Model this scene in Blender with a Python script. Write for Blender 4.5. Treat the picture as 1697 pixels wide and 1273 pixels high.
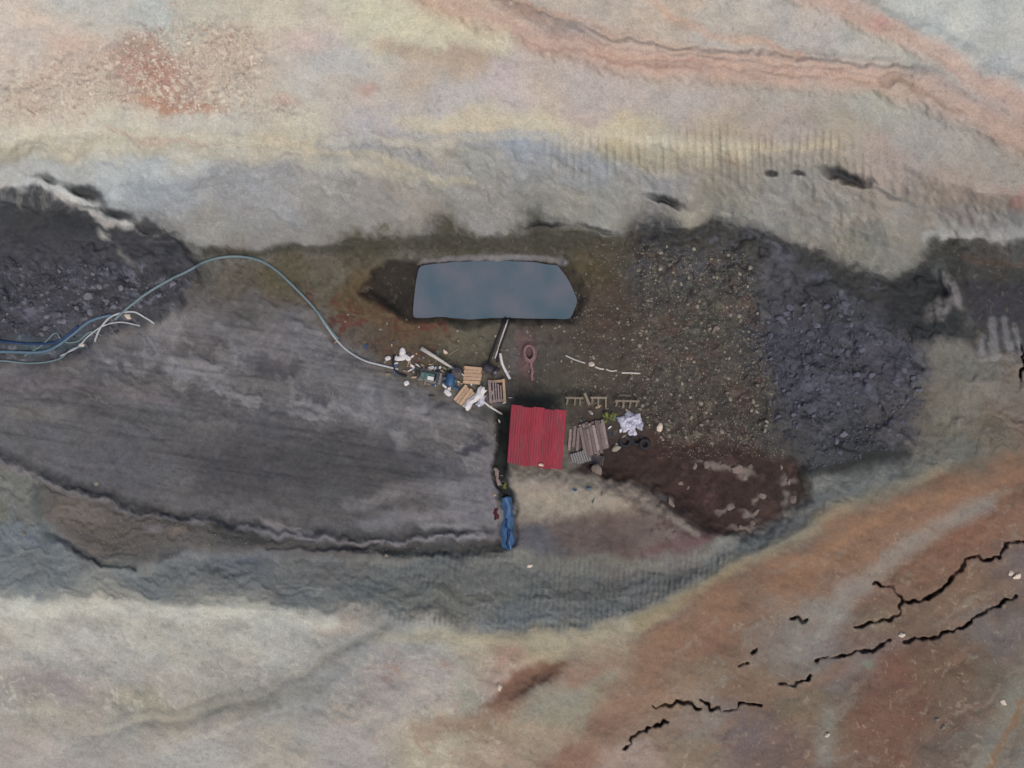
import bpy, math, random
import numpy as np
from mathutils import Vector, Matrix

for o in list(bpy.data.objects):
    bpy.data.objects.remove(o, do_unlink=True)
scene = bpy.context.scene
col = scene.collection
random.seed(7)

# ------------------------------------------------------------------ camera, sky, sun, exposure
IW, IH = 1697.0, 1273.0          # plan units: one unit is 0.05 m on the pit floor
S = 0.05
D = 75.0                         # flying height of the drone above the pit floor
cam_d = bpy.data.cameras.new('camera')
cam = bpy.data.objects.new('camera', cam_d)
col.objects.link(cam)
cam.location = (0, 0, D)
cam.rotation_euler = (0, 0, 0)
cam_d.sensor_fit = 'HORIZONTAL'
cam_d.sensor_width = 36.0
cam_d.lens = 36.0 * D / (IW * S)
cam_d.clip_start = 0.5
cam_d.clip_end = 4000
scene.camera = cam

SUN_EL, SUN_AZ = math.radians(63), math.radians(158)     # azimuth clockwise from +Y (top of the picture)
world = bpy.data.worlds.new('World')
scene.world = world
world.use_nodes = True
nt = world.node_tree
bg = nt.nodes['Background']
sky = nt.nodes.new('ShaderNodeTexSky')
sky.sky_type = 'NISHITA'
sky.sun_disc = False
sky.sun_elevation = SUN_EL
sky.sun_rotation = SUN_AZ
sky.air_density = 1.0
sky.dust_density = 6.0
sky.ozone_density = 0.6
nt.links.new(sky.outputs['Color'], bg.inputs['Color'])
bg.inputs['Strength'].default_value = 0.13

sun_d = bpy.data.lights.new('sun', 'SUN')
sun_d.energy = 0.9
sun_d.angle = math.radians(30)
sun_d.color = (1.0, 0.96, 0.90)
sun = bpy.data.objects.new('sun', sun_d)
col.objects.link(sun)
sd = Vector((math.sin(SUN_AZ) * math.cos(SUN_EL), math.cos(SUN_AZ) * math.cos(SUN_EL), math.sin(SUN_EL)))
sun.rotation_euler = sd.to_track_quat('Z', 'Y').to_euler()
sun.location = sd * 200

vs = scene.view_settings
vs.view_transform = 'Standard'
vs.look = 'None'
vs.gamma = 1.0
vs.exposure = 0.0
vs.use_curve_mapping = False
try:
    scene.cycles.filter_width = 1.5
except Exception:
    pass
KALB = 0.91                       # reflectance = observed value * KALB

# ------------------------------------------------------------------ helpers: tags, noise
def tag(o, label=None, cat=None, group=None, kind=None):
    if label: o['label'] = label
    if cat: o['category'] = cat
    if group: o['group'] = group
    if kind: o['kind'] = kind
    return o

def _hash(ix, iy, seed):
    h = (ix.astype(np.int64) * 374761393 + iy.astype(np.int64) * 668265263 + seed * 1442695041) & 0xffffffff
    h = ((h ^ (h >> 13)) * 1274126177) & 0xffffffff
    h = h ^ (h >> 16)
    return (h & 0xffff) / 65535.0

def vnoise(x, y, seed):
    fx, fy = np.floor(x), np.floor(y)
    tx, ty = x - fx, y - fy
    tx = tx * tx * (3 - 2 * tx); ty = ty * ty * (3 - 2 * ty)
    a = _hash(fx, fy, seed); b = _hash(fx + 1, fy, seed)
    c = _hash(fx, fy + 1, seed); d = _hash(fx + 1, fy + 1, seed)
    return (a + (b - a) * tx) + ((c + (d - c) * tx) - (a + (b - a) * tx)) * ty

def fbm(x, y, seed, octs=4, gain=0.5):
    """sum of value noise, about -1..1"""
    s = 0.0; a = 1.0; n = 0.0
    for k in range(octs):
        s = s + a * (vnoise(x + 17.3 * k, y - 9.1 * k, seed + k * 31) * 2 - 1)
        n += a; a *= gain
        x = x * 2.03 * 0.8 - y * 2.03 * 0.6; y = x * 0.6 + y * 2.03 * 0.8
    return s / n * 1.6

def fbm_a(x, y, seed, octs=4, gain=0.55):
    """the same without rotation, for streaks"""
    s = 0.0; a = 1.0; n = 0.0
    for k in range(octs):
        s = s + a * (vnoise(x * 2.0 ** k + 7.7 * k, y * 2.0 ** k + 3.3 * k, seed + k * 13) * 2 - 1)
        n += a; a *= gain
    return s / n * 1.6

def worley(x, y, seed):
    fx, fy = np.floor(x), np.floor(y)
    f1 = np.full(x.shape, 9.0); f2 = np.full(x.shape, 9.0); cid = np.zeros(x.shape)
    for dx in (-1, 0, 1):
        for dy in (-1, 0, 1):
            cx, cy = fx + dx, fy + dy
            px = cx + 0.1 + 0.8 * _hash(cx, cy, seed); py = cy + 0.1 + 0.8 * _hash(cx, cy, seed + 5)
            d = np.hypot(px - x, py - y)
            h = _hash(cx, cy, seed + 9)
            m = d < f1
            f2 = np.where(m, f1, np.minimum(f2, d)); cid = np.where(m, h, cid); f1 = np.where(m, d, f1)
    return f1, f2, cid

def sstep(a, b, v):
    t = np.clip((v - a) / (b - a), 0, 1)
    return t * t * (3 - 2 * t)

def lin(c):
    c = np.asarray(c, float) / 255.0
    return np.where(c <= 0.04045, c / 12.92, ((c + 0.055) / 1.055) ** 2.4)

# ------------------------------------------------------------------ the ground as a height field
def axis(lo, hi, step):
    core = list(np.arange(lo, hi + step, step))
    out = []; p = core[-1]; d = step
    while p < 24000:
        d = d * 1.32; p += d; out.append(p)
    neg = []; p = core[0]; d = step
    while p > -22000:
        d = d * 1.32; p -= d; neg.append(p)
    return np.array(neg[::-1] + core + out)
XS = axis(-44, 1742, 2.0)
YS = axis(-44, 1318, 2.0)
GX, GY = np.meshgrid(XS, YS)
WX = GX + 9 * fbm(GX / 60, GY / 60, 11, 3) + 3.5 * fbm(GX / 11, GY / 11, 12, 3)
WY = GY + 9 * fbm(GX / 60, GY / 60, 21, 3) + 3.5 * fbm(GX / 11, GY / 11, 22, 3)
INF = (XS.min(), YS.min(), XS.max(), YS.max())

def window(x0, y0, x1, y1):
    i0 = max(0, np.searchsorted(XS, x0) - 1); i1 = min(len(XS), np.searchsorted(XS, x1) + 1)
    j0 = max(0, np.searchsorted(YS, y0) - 1); j1 = min(len(YS), np.searchsorted(YS, y1) + 1)
    return (slice(j0, j1), slice(i0, i1))

def seg_dist(px, py, pts, closed):
    best = np.full(px.shape, 1e9)
    n = len(pts)
    for k in range(n if closed else n - 1):
        x0, y0 = pts[k][:2]; x1, y1 = pts[(k + 1) % n][:2]
        dx, dy = x1 - x0, y1 - y0
        L = dx * dx + dy * dy + 1e-9
        t = np.clip(((px - x0) * dx + (py - y0) * dy) / L, 0, 1)
        best = np.minimum(best, np.hypot(px - x0 - t * dx, py - y0 - t * dy))
    return best

def inside(px, py, pts):
    r = np.zeros(px.shape, bool)
    n = len(pts)
    for k in range(n):
        x0, y0 = pts[k]; x1, y1 = pts[(k + 1) % n]
        if y0 == y1: continue
        c = ((y0 > py) != (y1 > py)) & (px < (x1 - x0) * (py - y0) / (y1 - y0) + x0)
        r ^= c
    return r

def sdf(px, py, pts):
    """positive inside"""
    d = seg_dist(px, py, pts, True)
    return np.where(inside(px, py, pts), d, -d)

def poly_alpha(pts, feather, warp=1.0, full=False):
    p = np.array(pts, float); m = feather + 30
    w = (slice(None), slice(None)) if full else window(p[:, 0].min() - m, p[:, 1].min() - m, p[:, 0].max() + m, p[:, 1].max() + m)
    px = GX[w] + (WX[w] - GX[w]) * warp; py = GY[w] + (WY[w] - GY[w]) * warp
    return w, sstep(-feather, feather, sdf(px, py, [tuple(q) for q in p]))

def line_alpha(pts, width, feather, warp=1.0):
    p = np.array([q[:2] for q in pts], float); m = width + feather + 30
    w = window(p[:, 0].min() - m, p[:, 1].min() - m, p[:, 0].max() + m, p[:, 1].max() + m)
    px = GX[w] + (WX[w] - GX[w]) * warp; py = GY[w] + (WY[w] - GY[w]) * warp
    d = seg_dist(px, py, [tuple(q) for q in p], False)
    return w, 1 - sstep(width / 2 - feather * .5, width / 2 + feather, d)

def blob_alpha(cx, cy, rx, ry, ang=0, warp=1.0, hard=0.0):
    R_ = max(rx, ry) * 1.5 + 30
    w = window(cx - R_, cy - R_, cx + R_, cy + R_)
    px = GX[w] + (WX[w] - GX[w]) * warp - cx; py = GY[w] + (WY[w] - GY[w]) * warp - cy
    a = math.radians(ang); c, s = math.cos(a), math.sin(a)
    q = np.hypot((px * c + py * s) / rx, (-px * s + py * c) / ry)
    return w, 1 - sstep(hard, 1.25, q)

# ---- pit outline
CREST = [(-900, 240), (0, 232), (200, 212), (450, 205), (650, 203), (800, 215), (1000, 235), (1200, 243), (1400, 250),
         (1500, 268), (1560, 300), (1620, 318), (1700, 322), (2300, 330), (2600, 560), (2300, 715), (1700, 742), (1600, 768),
         (1450, 818), (1300, 892), (1150, 972), (1050, 1022), (950, 1047), (800, 1052), (620, 1030), (470, 1016), (250, 1004),
         (0, 994), (-900, 985), (-1250, 620)]
FLOOR = [(-900, 330), (0, 335), (130, 350), (250, 385), (330, 408), (500, 405), (600, 393), (700, 390), (900, 388), (1050, 382),
         (1180, 370), (1300, 388), (1400, 430), (1480, 466), (1522, 440), (1540, 404), (1600, 396), (1700, 392), (2200, 400),
         (2350, 490), (2200, 570), (1700, 600), (1640, 590), (1590, 572), (1562, 558), (1548, 600), (1540, 680), (1495, 755),
         (1345, 792), (1335, 832), (1210, 902), (1100, 932), (1000, 938), (850, 922), (600, 905), (400, 880), (200, 840), (0, 772),
         (-900, 700), (-1050, 520)]
sF = sdf(GX + (WX - GX) * .6, GY + (WY - GY) * .6, FLOOR)
sC = sdf(GX + (WX - GX) * .4, GY + (WY - GY) * .4, CREST)
dF = np.maximum(0, -sF); dC = np.maximum(0, sC)
T = np.clip(dF / (dF + dC + 1e-6), 0, 1)
zlow = 2.6 - 1.5 * sstep(950, 1250, GX)
zc = 8.5 + (zlow - 8.5) * sstep(480, 680, GY)
Z = zc * (0.55 * T + 0.45 * (T * T * (3 - 2 * T)))
out = np.maximum(0, -sC)
Z += 4.0 * (1 - np.exp(-out / 260.0)) * np.where(GY < 560, 1.0, 0.55)
INPIT = sstep(-4, 10, sF)
WALL = (1 - sstep(-2, 14, sF)) * sstep(-2, 12, sC)
LAND = 1 - sstep(-14, 6, sC)

def hpoly(pts, dz, feather, warp=1.0):
    w, a = poly_alpha(pts, feather, warp); Z[w] += dz * a
def hline(pts, width, dz, feather, warp=1.0):
    w, a = line_alpha(pts, width, feather, warp); Z[w] += dz * a
def hblob(cx, cy, rx, ry, dz, ang=0, warp=1.0, hard=0.0):
    w, a = blob_alpha(cx, cy, rx, ry, ang, warp, hard); Z[w] += dz * a

# ---- large relief
RAMP = [(-900, 600), (0, 605), (120, 610), (200, 560), (300, 515), (420, 490), (500, 520), (560, 580), (640, 610), (680, 650),
        (760, 665), (800, 690), (815, 740), (808, 800), (800, 850), (815, 893), (600, 885), (400, 868), (200, 828), (0, 768), (-900, 700)]
COAL = [(-900, 330), (0, 318), (60, 318), (110, 335), (170, 350), (260, 385), (310, 410), (330, 440), (300, 500), (240, 540), (180, 560), (100, 600), (0, 605), (-900, 600)]
RUBBLE = [(1070, 385), (1180, 372), (1300, 392), (1400, 432), (1480, 466), (1530, 440), (1600, 560), (1545, 600), (1540, 680), (1500, 752),
          (1345, 788), (1280, 720), (1250, 620), (1240, 520), (1120, 470), (1060, 430)]
HOLLOW = [(960, 770), (1000, 735), (1120, 725), (1240, 730), (1330, 770), (1335, 832), (1210, 898), (1150, 870), (1090, 820), (1010, 790)]
SPOIL = [(848, 772), (900, 775), (985, 790), (1040, 805), (1100, 840), (1150, 878), (1205, 895), (1110, 930), (1000, 935), (900, 928), (858, 910), (850, 850)]
hpoly(RAMP, 0.8, 90, .6)
hpoly(COAL, 1.5, 60, .8)
hpoly(COAL, 0.6, 8, 1.2)
hpoly(SPOIL, 0.9, 30, .6)
hline([(860, 800), (960, 815), (1060, 840), (1150, 885)], 40, 0.7, 40)
hpoly(HOLLOW, -0.5, 14)
hpoly(RUBBLE, 0.7, 40)
POND = [(694, 440), (760, 434), (850, 432), (925, 438), (945, 468), (958, 500), (946, 528), (860, 528), (760, 528), (684, 526), (688, 480)]
PIT2 = [(606, 488), (622, 455), (650, 434), (700, 434), (930, 430), (952, 468), (964, 502), (950, 534), (690, 532), (660, 520), (630, 506)]
hpoly(PIT2, -1.1, 11, .7)
hblob(655, 480, 34, 34, -0.5, 0, .5)
hline([(832, 690), (834, 760), (836, 830), (840, 900)], 18, -0.9, 10, 1.0)           # ditch beside the shed
# pale slump blocks in the right recess, recess behind
hblob(1562, 512, 30, 22, 1.0, -55); hblob(1576, 480, 40, 14, 1.1, 65)
hpoly([(1600, 400), (1700, 396), (2000, 400), (2000, 570), (1700, 580), (1620, 560), (1590, 500)], 0.6, 30)
# lower-left bank
BANK = [(60, 800), (120, 815), (200, 845), (400, 885), (600, 905), (700, 905), (690, 925), (560, 915), (420, 912), (300, 918), (215, 945), (170, 940), (110, 900), (70, 850)]
hpoly(BANK, 0.55, 14)
hline([(-300, 690), (0, 772), (80, 800), (200, 842), (400, 880), (560, 892), (700, 892), (800, 886)], 5, 0.18, 7, 1.15)
hline([(0, 752), (90, 788), (210, 828), (400, 868), (560, 882), (700, 880), (810, 876)], 7, -0.2, 9, 1.0)
hline([(120, 912), (180, 938), (215, 940)], 6, -0.4, 5); hline([(440, 905), (560, 903), (640, 893)], 5, -0.3, 4)
hline([(640, 908), (720, 912), (830, 905)], 12, -0.35, 8)
# red strata steps of the upper slope
hline([(700, -40), (850, 45), (1000, 85), (1150, 108), (1300, 122), (1450, 132), (1540, 150), (1640, 200), (1760, 260)], 46, 0.6, 20)
hline([(1330, -30), (1450, 30), (1560, 90), (1650, 140), (1760, 200)], 44, 0.5, 20)
for k in range(3):
    hline([(820 + 60 * k, -10 + 18 * k), (1000, 55 + 16 * k), (1300, 92 + 14 * k), (1500, 112 + 14 * k)], 4, -0.12, 4)
# dark undercuts in the upper wall
for (x, y, rx, ry, an, dz) in [(1105, 332, 34, 8, 14, -1.3), (1405, 294, 52, 12, 12, -1.3), (1275, 286, 12, 5, 8, -.6), (1316, 290, 10, 5, 15, -.6),
                               (905, 378, 40, 4, 0, -.6), (985, 378, 30, 4, 5, -.5), (85, 303, 24, 6, 5, -.7), (140, 320, 36, 8, 28, -.9), (185, 350, 36, 7, 25, -.6)]:
    hblob(x, y, rx, ry, dz, an, .8, .2)
hline([(1560, 350), (1580, 395)], 10, -.4, 10)
# gullies of the lower ground
hline([(640, 1036), (590, 1062), (520, 1110), (440, 1150), (300, 1190), (150, 1215)], 8, -0.14, 12, .8)
hline([(570, 1160), (640, 1100), (690, 1045)], 30, -0.2, 25)
hblob(880, 1120, 75, 28, -0.6, -38)
hline([(1697, 800), (1600, 850), (1480, 930), (1400, 1000), (1340, 1080)], 34, -0.25, 30)
hline([(1760, 1080), (1690, 1170), (1620, 1290)], 30, -0.3, 26)

# ---- fine relief
tooth_top = sstep(205, 235, GY + 10 * fbm(GX / 40, GY * 0, 5, 2)) * (1 - sstep(270, 330, GY + 14 * fbm(GX / 30, GY * 0, 6, 2))) * sstep(820, 1000, GX) * (1 - sstep(1420, 1500, GX))
tooth_low = sstep(560, 660, GX) * (1 - sstep(1170, 1260, GX)) * WALL * np.where(GY > 800, 1.0, 0)
ph = fbm_a(GX / 200, GY / 400, 77, 2) * 5
saw = lambda t: np.abs((t % 1.0) - .5) * 2
Z += 0.10 * tooth_top * (saw(GX / 13.0 + ph * .25) - .5) * (0.5 + vnoise(GX / 25, GY / 30, 8))
Z += 0.11 * tooth_low * (saw((GX + .5 * (WX - GX)) / 9.0 + ph * .3 + GY / 400) - .5) * (0.3 + 1.3 * vnoise(GX / 26, GY / 17, 9))
Z += WALL * (0.04 * fbm_a((GX + 2 * (WX - GX)) / 8, GY / 30, 41, 3) * (.2 + 1.3 * vnoise(GX / 90, GY / 50, 42)) + .07 * fbm_a((GX + .5 * GY) / 120, (GY + 2.5 * (WY - GY) - .10 * GX) / 11, 43, 3) + .05 * fbm(GX / 16, GY / 14, 44, 3, .5))
Z += LAND * (0.15 * fbm(GX / 44, GY / 34, 51, 4, .5) + .015 * fbm(GX / 9, GY / 8, 54, 3, .6))
Z += 0.16 * fbm(GX / 70, GY / 70, 52, 3)
Z += (0.012 + .018 * INPIT) * fbm(GX / 5, GY / 5, 53, 2)
def region(pts, feather, warp=1.0):
    a = np.zeros(GX.shape); w, v = poly_alpha(pts, feather, warp); a[w] = v; return a
mRAMP = region(RAMP, 12); mCOAL = region(COAL, 8, 1.4); mRUB = region(RUBBLE, 36, 1.8); mSPOIL = region(SPOIL, 8, 1.2); mHOL = region(HOLLOW, 10, 1.3)
GRAV = [(1050, 400), (1240, 420), (1270, 560), (1290, 700), (1240, 735), (1090, 735), (1040, 640), (1060, 520)]
mGRAV = region(GRAV, 26, 1.6)
SPECK = [(0, 130), (60, 100), (190, 90), (200, 55), (290, 30), (420, 40), (450, 90), (430, 150), (520, 185), (470, 195), (200, 190), (60, 195), (0, 190)]
mSPECK = region(SPECK, 26, 1.6)
wl = window(-44, 280, 1742, 960)
WX2 = WX[wl] + 7 * fbm(GX[wl] / 16, GY[wl] / 16, 31, 3); WY2 = WY[wl] + 7 * fbm(GX[wl] / 16, GY[wl] / 16, 32, 3)
f1, f2, cid = worley(WX2 / 26, WY2 / 22, 3)
lump = np.clip(1 - f1 * 1.2, 0, 1) ** .7 * sstep(.35, 1, cid)
f1b, f2b, cidb = worley(WX2 / 8, WY2 / 7, 4)
lump2 = np.sqrt(np.clip(1 - f1b, 0, 1)) * sstep(.25, 1, cidb)
rough = np.clip(mRUB + 0.9 * mCOAL * (GY > 400) + .25 * mHOL, 0, 1)[wl]
Z[wl] += rough * (0.34 * lump + 0.12 * lump2 - .15 + .30 * fbm(GX[wl] / 30, GY[wl] / 24, 33, 5, .62)) * (0.3 + vnoise(GX[wl] / 55, GY[wl] / 55, 61))
Z[wl] += mGRAV[wl] * 0.18 * (lump2 - .3)
Z += 0.07 * INPIT * (1 - .8 * mRAMP) * fbm(GX / 12, GY / 12, 63, 4, .6)
ca, sa = math.cos(math.radians(9)), math.sin(math.radians(9))
RU, RV = GX * ca + GY * sa, -GX * sa + GY * ca
streak = fbm_a(RU / 190, RV / 9, 71, 4, .6)
Z += mRAMP * 0.07 * streak
Z += mRAMP * 0.20 * sstep(.1, .9, fbm(GX / 45, GY / 30, 74, 4)) * (1 - sstep(600, 720, GY - .15 * GX))
Z += mSPECK * 0.12 * fbm(GX / 6, GY / 6, 66, 3)
Z += mHOL * .12 * fbm(GX / 14, GY / 14, 67, 4)

# ---- open cracks of the lower slope
def jag(pts, seed, amp=4.0, step=7):
    r = random.Random(seed); o = []
    for (a, b) in zip(pts[:-1], pts[1:]):
        n = max(1, int(math.hypot(b[0] - a[0], b[1] - a[1]) / step))
        for k in range(n):
            t = k / n
            o.append((a[0] + (b[0] - a[0]) * t + r.uniform(-amp, amp) * (k > 0), a[1] + (b[1] - a[1]) * t + r.uniform(-amp, amp) * (k > 0)))
    o.append(pts[-1]); return o
CRACKS = [([(1705, 893), (1665, 900), (1655, 925), (1610, 925), (1585, 945), (1570, 968), (1530, 993), (1496, 992)], 8.5),
          ([(1496, 992), (1480, 970), (1448, 965)], 5.0), ([(1496, 992), (1492, 1018), (1450, 1030), (1415, 1040)], 4.5),
          ([(1683, 988), (1655, 1005), (1630, 1022), (1590, 1044), (1550, 1055), (1500, 1064)], 6.0),
          ([(1474, 1062), (1450, 1076), (1400, 1085), (1370, 1083), (1352, 1090)], 6.0),
          ([(1340, 1118), (1315, 1138), (1294, 1132)], 5.0),
          ([(1082, 1168), (1105, 1168), (1122, 1160), (1160, 1172)], 5.0), ([(1160, 1158), (1195, 1181), (1212, 1178), (1235, 1168), (1262, 1172)], 4.5),
          ([(1038, 1238), (1055, 1215), (1075, 1202), (1105, 1194)], 4.0), ([(1312, 1023), (1336, 1025)], 5.0), ([(1228, 1102), (1242, 1098)], 5.0),
          ([(1250, 1078), (1256, 1070)], 4.0), ([(1690, 572), (1692, 600), (1688, 628)], 7.0)]
CRK = np.zeros(GX.shape)
for i, (pts, wd) in enumerate(CRACKS):
    pj = jag(pts, 100 + i)
    w, _ = line_alpha(pj, wd * .45, 2.4, .5)
    dd = seg_dist(GX[w] + .5 * (WX[w] - GX[w]), GY[w] + .5 * (WY[w] - GY[w]), pj, False) + 3.2 * (vnoise(GX[w] / 9, GY[w] / 9, 330 + i) - .35)
    a = 1 - sstep(wd * .16, wd * .16 + 2.4, dd)
    mod = 0.15 + 1.1 * vnoise(GX[w] / 14, GY[w] / 14, 300 + i)
    CRK[w] = np.maximum(CRK[w], a * np.clip(mod, 0, 1))
Z -= 1.0 * CRK

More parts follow.
